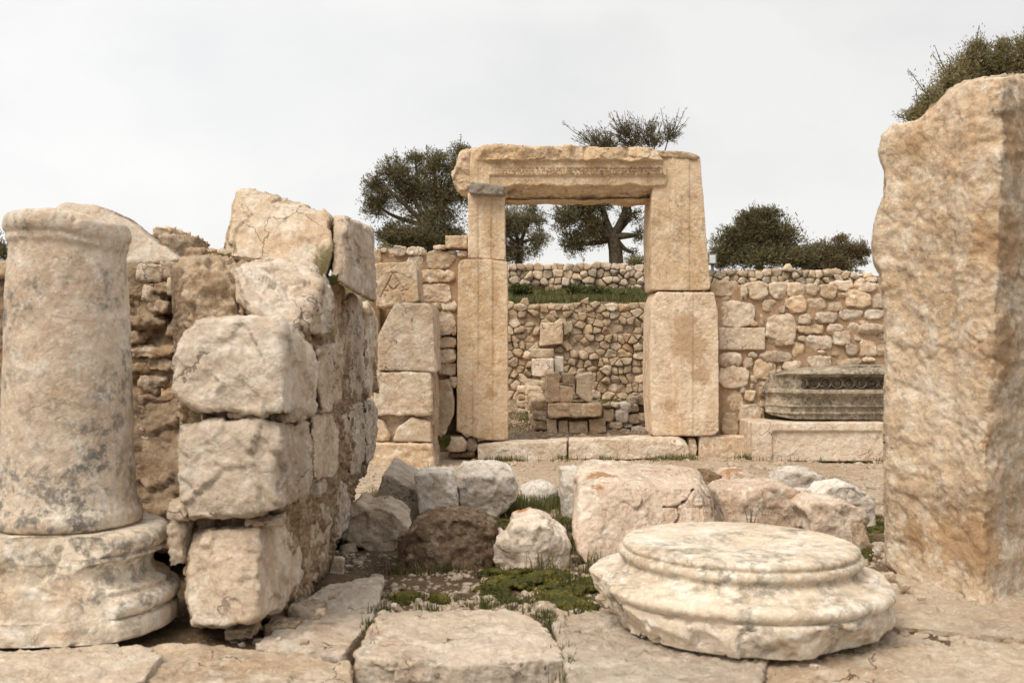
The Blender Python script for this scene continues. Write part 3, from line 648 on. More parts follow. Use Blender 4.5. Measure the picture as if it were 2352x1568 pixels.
stone('footing_block', WALL, Wr, pts=box4(*z7([(362, 1325)])[0], *z7([(658, 1475)])[0], DW-.25, .5), h=.022, p=26, chips=2, chipd=(.95, 1), seed=8, amp=.5)
def mortar_sheet(x0, y0, x1, y1, d, t, parent, h=.03, mat=MORTAR, amp=.5):
    return stone('mortar', mat, parent, pts=box4(x0, y0, x1, y1, d, t), h=h, p=80, chips=0, seed=sd(), amp=amp, size=.25, fine=1.5, facet=.4)
mortar_sheet(1636, 655, 2200, 1050, DW, .5, Wr)
Wm = thing('rubble_wall', 'strip of rubble wall between the squared pier and the left jamb', 'wall', P(1020, 1050, DW))
LB = "180,915,230,995 225,905,260,935 240,910,320,960 298,893,382,958 380,895,495,950 508,920,680,1035 390,955,490,1028 453,1040,680,1115 462,1125,660,1235 545,885,625,915 640,918,685,940 695,922,757,957 590,1230,690,1290 560,1290,680,1410 535,1240,600,1280 180,1000,240,1090"
wall_stones([tuple(int(v) for v in q.split(',')) for q in LB.split()], z3, DW, Wm, [WALL, CREAM, WHITE], seed=11)
LB4 = "645,160,690,215 575,185,650,215 578,222,685,295 580,300,685,388 578,386,685,460 640,470,690,535 752,845,812,935"
wall_stones([tuple(int(v) for v in q.split(',')) for q in LB4.split()], z4, DW-.15, Wm, [WALL, CREAM], seed=12, proud=.1)
stone('block', WALL, Wm, pts=box4(*z3([(620, 830)])[0], *z3([(757, 908)])[0], DW-.1, .4), h=.02, p=20, chips=3, chipd=(.9, .98), seed=33)
fblk('block', z4([(565, 500), (640, 488), (668, 600), (672, 700), (600, 850), (560, 850)]), DW-.35, .5, Wm, INNER)
fblk('block', z4([(612, 890), (640, 842), (720, 842), (755, 885), (740, 930), (640, 930)]), DW-.4, .5, Wm, INNER, p=12)
mortar_sheet(858, 580, 1078, 790, DW, .5, Wm)
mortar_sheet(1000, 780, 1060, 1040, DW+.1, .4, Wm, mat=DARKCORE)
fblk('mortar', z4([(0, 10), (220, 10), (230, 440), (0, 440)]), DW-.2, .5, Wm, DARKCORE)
fblk('block', z4([(640, 935), (800, 938), (800, 965), (640, 965)]), DW-.35, .5, Wm, DARKCORE)
tag(fblk('rubble_stone', z4([(585, 1000), (630, 985), (640, 1040), (590, 1045)]), DW-.45, .2, None, WALL, p=9), 'small pale stone in the dark hollow under the left end of the threshold', 'stone')

# ------------------------------------------------------------------ the gateway
G = thing('gateway', 'honey coloured stone doorway frame of two moulded jambs under a heavy broken lintel', 'gateway', P(1330, 1005, 12.1))
DG = 12.1
def steps(xs_, front, dep=.016):
    """fasciae: vertical edges at picture x positions (at depth DG) stepping the face back"""
    def f(co):
        x, y, z = co.T; px = CX+x/DG*F; m = (y < front+.12); d = np.zeros(len(co))
        for e, s, k in xs_: d += k*dep*sstep(-1.0, 1.0, (px-e)*s)
        co = co.copy(); co[:, 1] += m*d; return co
    return f
def worn(fn, seed, a=.02):
    def f(co):
        co = fn(co); co = co.copy(); p = co*3; co[:, 0] += a*fbm(p, 3, seed); return co
    return f
def jamb(name, A, d, t, mat=GATE, fas=None, **k):
    pts = [P(x, y, d) for x, y in A]; pts += [a+np.array([0, t, 0]) for a in pts]
    k.setdefault('h', .012); k.setdefault('p', 60); k.setdefault('chips', 2); k.setdefault('chipd', (.988, 1.)); k.setdefault('amp', .36); k.setdefault('facet', .45)
    return stone(name, mat, G, pts=pts, seed=sd(), post=steps(fas or [], d), size=.4, **k)
# z3 -> picture: x*.375+790.1
jamb('jamb_block', [(1052, 606), (1058, 597), (1098, 592), (1166, 600), (1167, 1012), (1150, 1014), (1110, 1012), (1048, 990), (1050, 800)], DG, .62, fas=[(1086, 1, -1), (1098, 1, 1), (1131, 1, 1.2)], pit=1.6)
jamb('jamb_block', [(1075, 443), (1159, 443), (1161, 588), (1159, 597), (1140, 594), (1075, 592)], DG+.02, .58, fas=[(1097, 1, .9), (1103, 1, -.5), (1127, 1, .9)])
jamb('jamb_block', [(1503, 352), (1600, 352), (1609, 362), (1614, 500), (1632, 664), (1625, 667), (1498, 667), (1494, 520)], DG, .70, fas=[(1543, -1, 1.2), (1583, -1, -.8)], pit=.6)
jamb('jamb_block', [(1508, 670), (1640, 671), (1650, 720), (1652, 990), (1640, 1001), (1500, 1001), (1494, 900), (1496, 700)], DG-.03, .72, fas=[(1545, -1, 1.2), (1590, -1, -.8), (1560, -1, .5)], pit=1.8)
fblk('capping', z3([(1905, 305), (2070, 312), (2130, 325), (2185, 350), (2150, 365), (1990, 345), (1920, 350)]), DG-.02, .6, G, EARTHCORE, p=12, fine=2)
# lintel
def lint_post(co):
    x, y, z = co.T; px = CX+x/12.05*F; py = CY-(z-CAMZ)/12.05*F
    m = y < 12.25; d = np.zeros(len(co))
    jag = 6*vnoise(np.stack([x*4, x*0, z*0], 1), 3)+3*vnoise(np.stack([x*13, x*0, z*0], 1), 4)
    inside = sstep(1094, 1098, px)
    d += .05*sstep(-2, 2, (372+jag*.9)-py)*0
    d -= sstep(0, 4, (373+jag)-py)*sstep(1085, 1110, px)*(.055+.05*fbm(co*5, 4, 8)+.035*worley(co*7, 3)[2])          # rough bulging upper part
    d += .022*sstep(-.8, .8, py-404)*inside*sstep(1124, 1126, px)          # lower fascia set back under the band
    d += .012*sstep(-.8, .8, py-378)*sstep(1124, 1127, px)*(1-sstep(-.8, .8, py-404))*0
    d += .012*(sstep(1097, 1099, px)-sstep(1122, 1124, px))*sstep(370, 376, py)*.8
    bot = sstep(424, 434, py+jag*1.3)*sstep(1160, 1168, px)
    d += .15*bot*(.7+.7*fbm(co*4, 4, 6)+.3*worley(co*6, 4)[2])
    co = co.copy(); co[:, 1] += m*d
    co[:, 2] += .035*fbm(np.stack([x*2.3, y*2.3, z*0], 1), 4, 17)*sstep(350, 335, py)
    co[:, 2] += .05*fbm(np.stack([x*3.1, y*3, z*0+4], 1), 4, 19)*sstep(445, 458, py)
    return co
LA = [P(1078, 345, 12.02), P(1110, 336, 12.05), P(1495, 339, 12.05), P(1528, 372, 12.04), P(1536, 404, 12.04), P(1530, 434, 12.05), P(1078, 432, 12.02), P(1162, 441, 12.05)]
LBk = [P(1090, 350, 12.8), P(1500, 352, 12.8), P(1530, 445, 12.8), P(1080, 458, 12.8), P(1162, 466, 12.35), P(1500, 466, 12.35), P(1162, 470, 12.7), P(1500, 470, 12.7)]
stone('lintel', GATE, G, pts=LA+LBk, h=.011, p=50, chips=0, seed=91, amp=.30, facet=.6, pit=.6, size=.35, post=lint_post)
stone('lintel_end', GATE, G, pts=[P(1040, 405, 12.2), P(1048, 380, 12.15), P(1066, 352, 12.1), (P(1095, 336, 12.1)), P(1085, 455, 12.2), P(1062, 448, 12.25), P(1044, 430, 12.25), P(1040, 400, 12.7), P(1060, 350, 12.7), P(1095, 345, 12.7), P(1085, 455, 12.7), P(1050, 440, 12.7)], h=.013, p=16, chips=3, chipd=(.9, .98), seed=92, amp=1.0)
DARKM = stone_mat('dark grey mortar', (.21, .18, .145), (.29, .25, .205), (.36, .31, .26), .1, .3, .4, .0, 3, 1.2)
fblk('mortar_joint', z3([(770, 500), (800, 520), (830, 545), (990, 528), (985, 578), (820, 578), (770, 568)]), 12.0, .6, G, DARKM, p=14, h=.012)
# fine worn inscription along the lintel band: rows of short engraved strokes
rng = np.random.RandomState(4); vv = []; ff = []
for row, (ya, yb, xa, xb) in enumerate([(383, 387.5, 1128, 1522), (389.5, 394, 1128, 1522), (396, 400.5, 1128, 1526)]):
    x = xa
    while x < xb:
        w = rng.uniform(2.0, 3.2)
        if rng.rand() < .86:
            for s in range(rng.randint(2, 4)):
                if rng.rand() < .62: xx = x+rng.choice([0, w*.5, w*.85]); q = [(xx, ya), (xx+.45, ya), (xx+.45, yb), (xx, yb)]
                else: yy = rng.choice([ya, (ya+yb)/2, yb-.5]); q = [(x, yy), (x+w, yy), (x+w, yy+.5), (x, yy+.5)]
                n0 = len(vv); vv += [P(a, b, 12.02) for a, b in q]+[P(a, b, 12.05) for a, b in q]
                ff += [(n0, n0+1, n0+2, n0+3), (n0, n0+4, n0+5, n0+1), (n0+1, n0+5, n0+6, n0+2), (n0+2, n0+6, n0+7, n0+3), (n0+3, n0+7, n0+4, n0)]
        x += w+1.0
INK = flat_mat('weathered grooves', (.54, .39, .25), .9, (.66, .50, .34), 30)
tag(make_mesh('inscription', vv, np.array(ff), INK, G, smooth=False), 'worn band of small engraved Greek lettering')
Th = thing('threshold', 'long pale worn threshold stone lying across the foot of the gateway', 'threshold', P(1340, 1055, 11.9))
def tpost(co):
    co = co.copy(); x = co[:, 0]; co[:, 2] += .03*fbm(np.stack([x*1.4, co[:, 1]*2, x*0], 1), 3, 5); return co
stone('left_piece', WHITE, Th, pts=[P(1097, 1022, 11.85), P(1120, 1018, 11.85), P(1304, 1010, 11.85), P(1302, 1056, 11.85), P(1098, 1056, 11.85), P(1100, 1014, 12.6), P(1305, 1004, 12.6), P(1305, 1050, 12.6), P(1100, 1050, 12.6)], h=.016, p=60, chips=1, chipd=(.97, 1), seed=94, amp=.5, post=tpost, size=.3)
stone('right_piece', WHITE, Th, pts=[P(1306, 1010, 11.85), P(1440, 1008, 11.85), P(1555, 1004, 11.9), P(1583, 1022, 11.85), P(1583, 1054, 11.85), P(1304, 1056, 11.85), P(1307, 1003, 12.6), P(1560, 1000, 12.6), P(1580, 1048, 12.6), P(1307, 1050, 12.6)], h=.016, p=60, chips=1, chipd=(.97, 1), seed=95, amp=.6, post=tpost, size=.3)
tag(stone('rubble_stone', WALL, pts=box4(1582, 1006, 1600, 1050, 12.1, .25), h=.016, p=10, chips=5, seed=96), 'small upright chink stone between the threshold end and the wall footing', 'stone')

# ------------------------------------------------------------------ carved entablature block on its stone bed
DE = 11.75
x0e, x1e = P(1770, 0, DE)[0], P(2130, 0, DE)[0]
Eb = thing('stone_bed', 'low pale rectangular stone bed with a raised rim under the carved block', 'stone bed', P(1900, 1060, DE-.1))
def bed(co):
    x, y, z = co.T; py = CY-(z-CAMZ)/(DE-.1)*F; px = CX+x/(DE-.1)*F
    co = co.copy(); m = (y < DE+.05); co[:, 1] += m*.035*sstep(-.8, .8, py-990)*sstep(-2, 2, px-1775); return co
stone('bed', SLAB, Eb, pts=box4(1728, 970, 2150, 1060, DE-.1, .85), h=.014, p=50, chips=1, chipd=(.97, 1), seed=97, amp=.22, post=bed, size=.4)
Ef = thing('carved_block', 'black weathered entablature block with a carved scroll frieze lying on the pale stone bed', 'carved block', P(1900, 968, DE))
# moulded profile, y (towards viewer, negative) against picture height
prof = [(845, -.02), (852, -.10), (858, -.11), (860, -.03), (863, -.015), (866, .0), (893, .02), (895, -.05), (898, -.06), (903, -.06), (905, -.01), (909, .0), (912, .035), (930, .045), (932, .03), (934.5, .03), (936, .055), (946, .06), (948, .04), (951, .04), (953, .07), (963, .075), (966, .09)]
pys = np.arange(838, 968, .8); n = len(pys); depth = np.interp(pys, [a for a, b in prof], [b for a, b in prof], left=.1)
pxs = np.arange(1776, 2140, 1.0); m_ = len(pxs)
PX, PY = np.meshgrid(pxs, pys, indexing='ij'); Dp = np.interp(PY, pys, depth)
X = (PX-CX)/F*DE; Z = CAMZ-(PY-CY)/F*DE
# scroll frieze between 867 and 892: spiralling acanthus rings
per = 27.; u = ((PX-1855) % per)-per/2; v = PY-879.5; r = np.hypot(u, v*1.05); a = np.arctan2(v, u); idx = np.floor((PX-1855)/per)
sg = np.where(idx % 2 == 0, 1, -1)
scr = .5+.5*np.sin(r*1.15*1.0+a*sg*1.0); leaf = .5+.5*np.cos(a*5+r*.5*sg)
fr = (r < 12.5)*(.6*scr+.5*leaf*(r < 6))+.5*(abs(r-12.5) < 1.2)
mask = sstep(866, 868, PY)*(1-sstep(891, 893, PY))*sstep(1838, 1850, PX)
Dp = Dp-mask*fr*.085+mask*.035
for yb in (933.2, 949.5):
    bead = (np.abs(PY-yb) < 1.8)*(.5+.5*np.cos(PX*2*math.pi/5.2)); Dp -= .014*bead*sstep(1835, 1845, PX)
dent = (np.abs(PY-907) < 2.6)*(.5+.5*np.sign(np.cos(PX*2*math.pi/6.))); Dp -= .0*dent
# broken left end
edge = sstep(1850, 1776, PX+ (PY-905)*.15)
Dp = Dp+edge*.32*edge
topc = np.interp(PX, [1776, 1795, 1850, 1900, 1980, 2140], [905, 862, 848, 845, 840, 838])
Yv = DE+Dp
Zc = CAMZ-(np.maximum(PY, topc)-CY)/F*DE
botc = np.interp(PX, [1776, 1790, 1830, 2140], [950, 957, 964, 967]); Zc = np.maximum(Zc, CAMZ-(botc-CY)/F*DE)
Yv = Yv+.25*sstep(0, 14, topc-PY)*(PY < topc)
front = np.stack([X, Yv, Zc], -1)
back = front.copy(); back[..., 1] = DE+.72
rows = [front[:, 0]+np.array([0, k, .0]) for k in (.1, .2, .3, .4, .5)]
colsA = np.concatenate([front.transpose(1, 0, 2)[::-1]] + [front.transpose(1, 0, 2)[:1]*np.array([1, 0, 1])+np.array([0, DE+q, 0]) for q in (.42, .5, .6, .72)] + [back.transpose(1, 0, 2)[-1:]], 0)
nr = colsA.shape[0]; co = colsA.reshape(-1, 3)
i, j = np.meshgrid(np.arange(nr-1), np.arange(m_-1), indexing='ij'); a0 = (i*m_+j).ravel()
fq = np.stack([a0, a0+1, a0+m_+1, a0+m_], 1)
i = np.arange(m_-1); # bottom strip closes the shell
fq = np.concatenate([fq, np.stack([(nr-1)*m_+i, (nr-1)*m_+i+1, i+1, i], 1)])
co = rough(co, fq, .3, .35, 98, 1.3, .6, 0, .3)
o_ = make_mesh('entablature', co, fq, FRIEZE, Ef)
# ragged end stone body closing the left side
stone('broken_end', FRIEZE, Ef, pts=[P(1772, 905, DE+.35), P(1785, 870, DE+.2), P(1812, 853, DE+.18), P(1870, 849, DE+.3), P(1870, 960, DE+.3), P(1800, 958, DE+.12), P(1776, 952, DE+.25), P(1790, 865, DE+.7), P(1870, 850, DE+.7), P(1775, 950, DE+.7), P(1870, 960, DE+.7)], h=.014, p=12, chips=5, seed=99, amp=1.0)

# ------------------------------------------------------------------ rubble walls laid dry: irregular cells
def clip_poly(poly, n, d):
    out = []
    for i in range(len(poly)):
        a, b = poly[i], poly[(i+1) % len(poly)]; sa, sb = a@n-d, b@n-d
        if sa <= 0: out.append(a)
        if (sa < 0) != (sb < 0) and abs(sa-sb) > 1e-12: out.append(a+(b-a)*(sa/(sa-sb)))
    return out
def cells(x0, x1, z0, z1, size, rng, aspect=1.25, relax=2, holes=()):
    W, Hh = x1-x0, z1-z0; nrow = max(1, int(Hh/(size/aspect)))
    pts = []
    for r_ in range(nrow):
        x = x0-rng.rand()*size
        while x < x1+size*.3:
            s = size*rng.choice([.4, .7, 1.0, 1.5], p=[.3, .25, .25, .2])
            pts.append((x+s/2, z0+(r_+.5+rng.uniform(-.36, .36))*Hh/nrow)); x += s
    pts = np.array(pts); pts = pts[(pts[:, 0] > x0-.1) & (pts[:, 0] < x1+.1)]
    res = []
    sc = np.array([1/aspect**.5, aspect**.5])
    for i, p in enumerate(pts):
        poly = [np.array(q, float) for q in ((x0-.2, z0), (x1+.2, z0), (x1+.2, z1), (x0-.2, z1))]
        dd = pts-p; near = np.argsort((dd*dd).sum(1))[1:18]
        for k in near:
            q = pts[k]; nn = (q-p)*sc*sc; L = np.linalg.norm(nn)
            if L < 1e-6: continue
            m = (p+q)/2; poly = clip_poly(poly, nn/L, m@(nn/L))
            if len(poly) < 3: break
        if len(poly) >= 3: res.append((p, np.array(poly)))
    return res
def dry_wall(parent, px0, px1, topf, botf, d, size, mats, seed, h=.03, gap=.97, t=.35, limit=100, holes=(), bump=.13, core=DARKCORE, coff=.07, curve=None):
    """topf/botf: picture heights along picture x; the largest stones are parts, the small rest one part"""
    rng = np.random.RandomState(seed)
    X0, X1 = (px0-CX)/F*d, (px1-CX)/F*d
    zt = lambda x: CAMZ-(topf(CX+x/d*F)-CY)/F*d
    zb = lambda x: CAMZ-(botf(CX+x/d*F)-CY)/F*d
    xs_ = np.linspace(X0, X1, 60); ZT = max(zt(x) for x in xs_); ZB = min(zb(x) for x in xs_)
    items = []
    for p, poly in cells(X0, X1, ZB, ZT+size*.3, size, rng):
        c = poly.mean(0)
        if c[1] > zt(c[0])-.22*size or c[1] < zb(c[0])-.1*size: continue
        poly[:, 1] = np.minimum(poly[:, 1], zt(c[0])+rng.uniform(-.1, .22)*size)
        if any(a <= c[0] <= b and e <= c[1] <= g for a, b, e, g in holes): continue
        poly = c+(poly-c)*rng.uniform(gap-.06, gap+.03)
        A = .5*abs(np.dot(poly[:, 0], np.roll(poly[:, 1], 1))-np.dot(poly[:, 1], np.roll(poly[:, 0], 1)))
        items.append((A, c, poly))
    items.sort(key=lambda q: -q[0])
    rest_co, rest_f, n0 = [], [], 0
    for k, (A, c, poly) in enumerate(items):
        if len(poly) < 3 or A < .0008: continue
        tt_ = t*rng.uniform(.7, 1.1); cc = np.array([c[0], d+tt_/2-rng.uniform(-.2, 1)*bump, c[1]])
        if curve: cc[1] += curve(c[0])
        o = stone('stone', mats[rng.randint(len(mats))], parent, outline=[tuple(q) for q in poly], c=cc, T=tt_/2, h=h, p=rng.choice([12, 18, 26]), chips=4, chipd=(.84, .97), seed=sd(), amp=1.0, fine=1.2)
        if k >= limit:
            me = o.data; v = np.empty(len(me.vertices)*3, np.float32); me.vertices.foreach_get('co', v); v = v.reshape(-1, 3)+np.array(o.location)+np.array(parent.location)
            li = np.empty(len(me.loops), np.int32); me.loops.foreach_get('vertex_index', li)
            rest_co.append(v); rest_f.append(li.reshape(-1, 4)+n0); n0 += len(v)
            bpy.data.objects.remove(o); bpy.data.meshes.remove(me)
    if rest_co: tag(make_mesh('small_stones', np.concatenate(rest_co), np.concatenate(rest_f), mats[0], parent), kind='stuff')
    # earth core: a sheet of hull pieces following the top
    q = np.linspace(X0, X1, 7)
    for a, b in zip(q[:-1], q[1:]):
        yo = curve((a+b)/2) if curve else 0
        pts = [np.array([x, y, z]) for x, z in ((a-.02, zb(a)-.05), (b+.02, zb(b)-.05), (b+.02, zt(b)-size*.45), (a-.02, zt(a)-size*.45)) for y in (d+coff+yo, d+t+yo)]
        stone('earth_core', core, parent, pts=pts, h=.07, p=60, chips=0, seed=sd(), amp=.3, size=.25)

DI = 17.3
Wi = thing('dry_stone_wall', 'lower ochre rubble retaining wall seen through the gateway, grass bank on its top', 'wall', P(1330, 930, DI))
dry_wall(Wi, 1090, 1570, lambda x: 688+4*math.sin(x*.05), lambda x: 935, DI, .165, [INNER, WALL, WALL, CREAM], 21, h=.026, core=EARTHCORE, coff=.04, bump=.09)
def fb(name, L, d, t, parent, mat, **k): return fblk(name, L, d, t, parent, mat, **k)
fb('squared_block', z4([(1205, 140), (1340, 133), (1342, 268), (1200, 282)]), DI-.16, .4, Wi, SLAB, h=.025)
fb('squared_block', z4([(1342, 133), (1400, 128), (1400, 190), (1345, 225)]), DI-.10, .4, Wi, INNER, h=.025)
fb('squared_block', z4([(1153, 358), (1285, 356), (1285, 467), (1155, 468)]), DI-.9, .5, Wi, SLAB, h=.025)
fb('squared_block', z4([(1288, 345), (1345, 347), (1345, 440), (1290, 442)]), DI-.75, .4, Wi, BOULDER, h=.025)
fb('squared_block', z4([(1150, 300), (1285, 300), (1285, 352), (1150, 352)]), DI-.8, .5, Wi, INNER, h=.025)
fb('squared_block', z4([(1158, 490), (1232, 495), (1235, 555), (1158, 552)]), DI-1.1, .5, Wi, INNER, h=.025)

DU = 20.9
Wu = thing('dry_stone_wall', 'upper grey dry stone wall on the terrace behind the gateway, trees growing beyond it', 'wall', P(1330, 665, DU))
dry_wall(Wu, 1090, 1580, lambda x: np.interp(x, [1090, 1180, 1300, 1360, 1500, 1580], [594, 596, 602, 596, 606, 606]), lambda x: np.interp(x, [1090, 1300, 1580], [652, 662, 672]), DU, .18, [DRY, DRY, WALL], 22, h=.038)
Wv = thing('dry_stone_wall', 'long low dry stone wall of grey fieldstones showing above the mortared wall', 'wall', P(1830, 655, DU))
dry_wall(Wv, 1600, 2140, lambda x: np.interp(x, [1600, 1640, 1700, 1800, 1900, 1960, 2140], [612, 616, 610, 608, 610, 622, 628]), lambda x: 672, DU, .18, [DRY, DRY, WALL], 23, h=.038)
# rubble sitting on the left rubble wall crest and loose stones on the terrace
for k, (x0, y0, x1, y1, d) in enumerate([(1230, 1150, 1290, 1180, 0)][:0]): pass

# inner low walls
DS = 13.7
Wc = thing('low_wall', 'low broken wall of squared blocks just inside the gateway, one long slab across it', 'wall', P(1330, 1000, DS))
fb('block', z4([(1238, 448), (1318, 443), (1322, 620), (1236, 628)]), DS, .4, Wc, CREAM, h=.022)
fb('block', z4([(1335, 452), (1400, 448), (1418, 480), (1405, 514), (1340, 514)]), DS, .35, Wc, INNER, h=.022, p=14)
fb('block', z4([(1322, 520), (1412, 530), (1408, 590), (1395, 626), (1322, 628)]), DS, .4, Wc, CREAM, h=.022, p=14)
fb('block', z4([(1425, 462), (1523, 445), (1520, 625), (1480, 625), (1422, 575)]), DS, .4, Wc, WHITE, h=.022, p=18)
fb('slab', z4([(1253, 634), (1577, 632), (1577, 715), (1256, 720)]), DS-.08, .6, Wc, WALL, h=.02, p=40)
fb('block', z4([(1243, 728), (1300, 728), (1310, 830), (1246, 835)]), DS, .5, Wc, CREAM, h=.022)
fb('block', z4([(1312, 740), (1370, 735), (1380, 830), (1312, 832)]), DS, .5, Wc, EARTHCORE, h=.022, p=10)
fb('block', z4([(1378, 745), (1490, 740), (1500, 830), (1380, 832)]), DS, .5, Wc, INNER, h=.022, p=16)
fb('block', z4([(1500, 730), (1600, 728), (1610, 810), (1505, 830)]), DS+.02, .5, Wc, EARTHCORE, h=.022, p=10)
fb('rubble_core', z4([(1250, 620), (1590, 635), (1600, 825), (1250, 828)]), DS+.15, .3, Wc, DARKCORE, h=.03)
Wd = thing('low_wall', 'narrow rubble wall running back from the left end of the low block wall', 'wall', P(1240, 1000, DS+1))
rng = np.random.RandomState(8)
for i in range(9):
    d = DS+.2+i*.33
    for j in range(3):
        b = np.array([.385-.012*i+rng.uniform(-.02, .02), d, float(gz(.3, d))+.02+.13*(j+.5)])
        Lx, Ly, Lz = .12, .17, .07
        stone('stone', INNER if rng.rand() < .6 else EARTHCORE, Wd, pts=[b+np.array([sx*Lx*rng.uniform(.7, 1.1), sy*Ly*rng.uniform(.8, 1.1), sz*Lz*rng.uniform(.7, 1.2)]) for sx in (-1, 1) for sy in (-1, 1) for sz in (-1, 1)], h=.03, p=10, chips=4, seed=sd(), amp=1.5)
Wx = thing('stone_stub', 'short stub of stacked stones at the foot of the inner rubble wall, on the left', 'masonry', P(1200, 960, 15.6))
for q in [(1062, 530, 1150, 572), (1068, 575, 1112, 612), (1108, 578, 1150, 622), (1060, 615, 1140, 660), (1064, 660, 1144, 705)]:
    (x0, y0), (x1, y1) = z4([(q[0], q[1]), (q[2], q[3])])
    stone('stone', WALL if q[1] < 560 else EARTHCORE, Wx, pts=box4(x0, y0, x1, y1, 15.6, .5), h=.03, p=10, chips=4, seed=sd(), amp=1.2)
# rubble heap of the low right inner wall
RS = "1580,640,1640,660 1640,630,1700,660 1690,625,1800,690 1740,588,1800,650 1790,585,1872,640 1580,668,1660,740 1660,665,1740,750 1740,700,1830,760 1800,690,1875,740 1620,745,1700,790 1700,752,1770,780 1810,725,1875,770 1600,790,1680,835 1680,785,1750,820 1755,770,1875,820".split()
for k, q in enumerate(RS):
    a = [int(v) for v in q.split(',')]; (x0, y0), (x1, y1) = z4([(a[0], a[1]), (a[2], a[3])])
    rngk = np.random.RandomState(k); W = [P(x, y, DS+.5) for x, y in ragged(x0, y0, x1, y1, rngk)]; c = np.mean(W, axis=0); c[1] += .1
    if k == 0: Wh = thing('rubble_heap', 'collapsed low rubble wall at the foot of the right jamb, inside the gateway', 'rubble', P(1450, 1000, DS+.5))
    stone('stone', [INNER, WALL, BOULDER, EARTHCORE][k % 4], Wh, outline=[(w[0], w[2]) for w in W], c=c, T=.18, h=.024, p=9, chips=5, seed=sd(), amp=1.2)
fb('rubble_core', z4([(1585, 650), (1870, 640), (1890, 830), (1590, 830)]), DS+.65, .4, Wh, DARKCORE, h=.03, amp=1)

# ------------------------------------------------------------------ boulders between the paving and the gateway
def boulder(name, L, label, mat, cat='boulder', base=None, t=.35, p=12, chips=7, amp=1., h=.012, grp='fallen stones before the gateway', tilt=None, flat=.0, **k):
    L = np.array(L, float); lo = L[np.argmax(L[:, 1])]
    d0 = base or base_d(lo[0], lo[1]-2); dm = d0+t*.45
    W = [P(x, y, dm) for x, y in L]; W = np.array(W); c = W.mean(0); c[1] = dm
    zmin = W[:, 2].min(); g0 = float(gz(c[0], dm))
    if zmin > g0-.03:      # sink the underside into the earth
        low = W[:, 2] < zmin+.06; W[low, 2] -= (zmin-g0)+.04
    k.setdefault('chipd', (.85, .97)); k.setdefault('facet', .85); k.setdefault('low', .7); chips = chips+5; p = max(p, 16)
    return tag(stone(name, mat, outline=[(w[0], w[2]) for w in W], c=c, T=t/2, h=h*max(1, dm/5), p=p, chips=chips, seed=sd(), amp=amp, **k), label, cat, grp)
boulder('boulder', z5([(90, 590), (180, 500), (255, 425), (310, 468), (400, 455), (480, 490), (580, 600), (560, 640), (485, 660), (470, 762), (360, 720), (240, 670), (110, 625)]), 'white angular boulder with a sharp peak at the foot of the big block wall', WHITE, t=.4, p=36, chips=-4, amp=.9)
boulder('boulder', z5([(385, 350), (420, 240), (465, 245), (600, 330), (680, 375), (685, 520), (600, 582), (470, 490), (385, 440)]), 'tilted white slab like boulder with a smooth sloping back, next to the pinkish upright stone', WHITE, t=.35, p=36, chips=-4, amp=.8, shear=(.25, .1))
boulder('boulder', z5([(590, 275), (680, 255), (810, 268), (850, 360), (862, 515), (700, 527), (640, 480)]), 'upright pinkish white stone between the tilted slab and the round white boulder', BOULDER, t=.4, p=32, chips=-3, base=7.2, amp=.9)
boulder('boulder', z5([(822, 280), (880, 225), (1000, 208), (1110, 225), (1190, 290), (1212, 360), (1205, 430), (1060, 485), (960, 480), (880, 440), (850, 340)]), 'large rounded white boulder with grass along its foot, below the left jamb', BOULDER, t=.6, p=7, base=7.3)
boulder('boulder', z5([(1222, 372), (1290, 345), (1380, 325), (1430, 350), (1447, 390), (1420, 450), (1330, 492), (1255, 455)]), 'small grey boulder in the grass between the round white boulder and the pale upright', BOULDER, t=.3, p=11)
boulder('boulder', z5([(1468, 245), (1560, 235), (1600, 260), (1600, 480), (1490, 470), (1470, 380)]), 'pale upright block half hidden behind the great cracked block', BOULDER, t=.3, p=20, base=7.2)
boulder('boulder', z5([(535, 690), (555, 610), (640, 550), (760, 520), (900, 520), (1000, 530), (1070, 570), (1085, 640), (1075, 760), (1060, 880), (940, 900), (820, 895), (640, 900), (560, 820)]), 'dark brown earthy boulder between the peaked white one and the rust topped one', BROWN, t=.42, p=12, chips=-1, amp=1.1, fine=2.5)
boulder('boulder', z5([(1075, 790), (1085, 660), (1160, 620), (1180, 545), (1290, 505), (1380, 540), (1440, 600), (1500, 650), (1530, 720), (1520, 830), (1450, 890), (1330, 885), (1170, 890), (1090, 850)]), 'faceted white boulder with orange stains on its top, moss at its foot', RUST, t=.42, p=18, amp=1.1, chips=12)
big = [P(1322, 1075, 5.75), P(1345, 1052, 5.85), (P(1420, 1060, 5.95)), P(1590, 1070, 6.0), P(1612, 1085, 5.9), P(1330, 1120, 5.15), P(1385, 1100, 5.2), P(1420, 1120, 5.1), P(1600, 1120, 5.25), P(1640, 1170, 5.3), P(1650, 1240, 5.3), P(1312, 1215, 5.1), P(1330, 1280, 4.98), P(1375, 1318, 4.95), P(1640, 1330, 5.0), P(1650, 1215, 5.8), P(1330, 1230, 5.8)]
def crack(zf, segs_, w, dep, d, thick=.5):
    L_ = [(zf([a])[0], zf([b])[0]) for a, b in segs_]
    def f(co):
        x, y, z = co.T; px = CX+x/y*F; py = CY-(z-CAMZ)/y*F; dp = np.zeros(len(co)); jit = 2.2*vnoise(co*24, 3)
        for (a, b), (c_, d_) in L_:
            e = np.array([c_-a, d_-b], float); t = np.clip(((px-a)*e[0]+(py-b)*e[1])/(e@e), 0, 1)
            dp = np.maximum(dp, np.clip(1-np.hypot(px-a-t*e[0]+jit, py-b-t*e[1]+jit)/w, 0, 1))
        co = co.copy(); co[:, 1] += (y < d+thick*.5)*dep*dp; return co
    return f
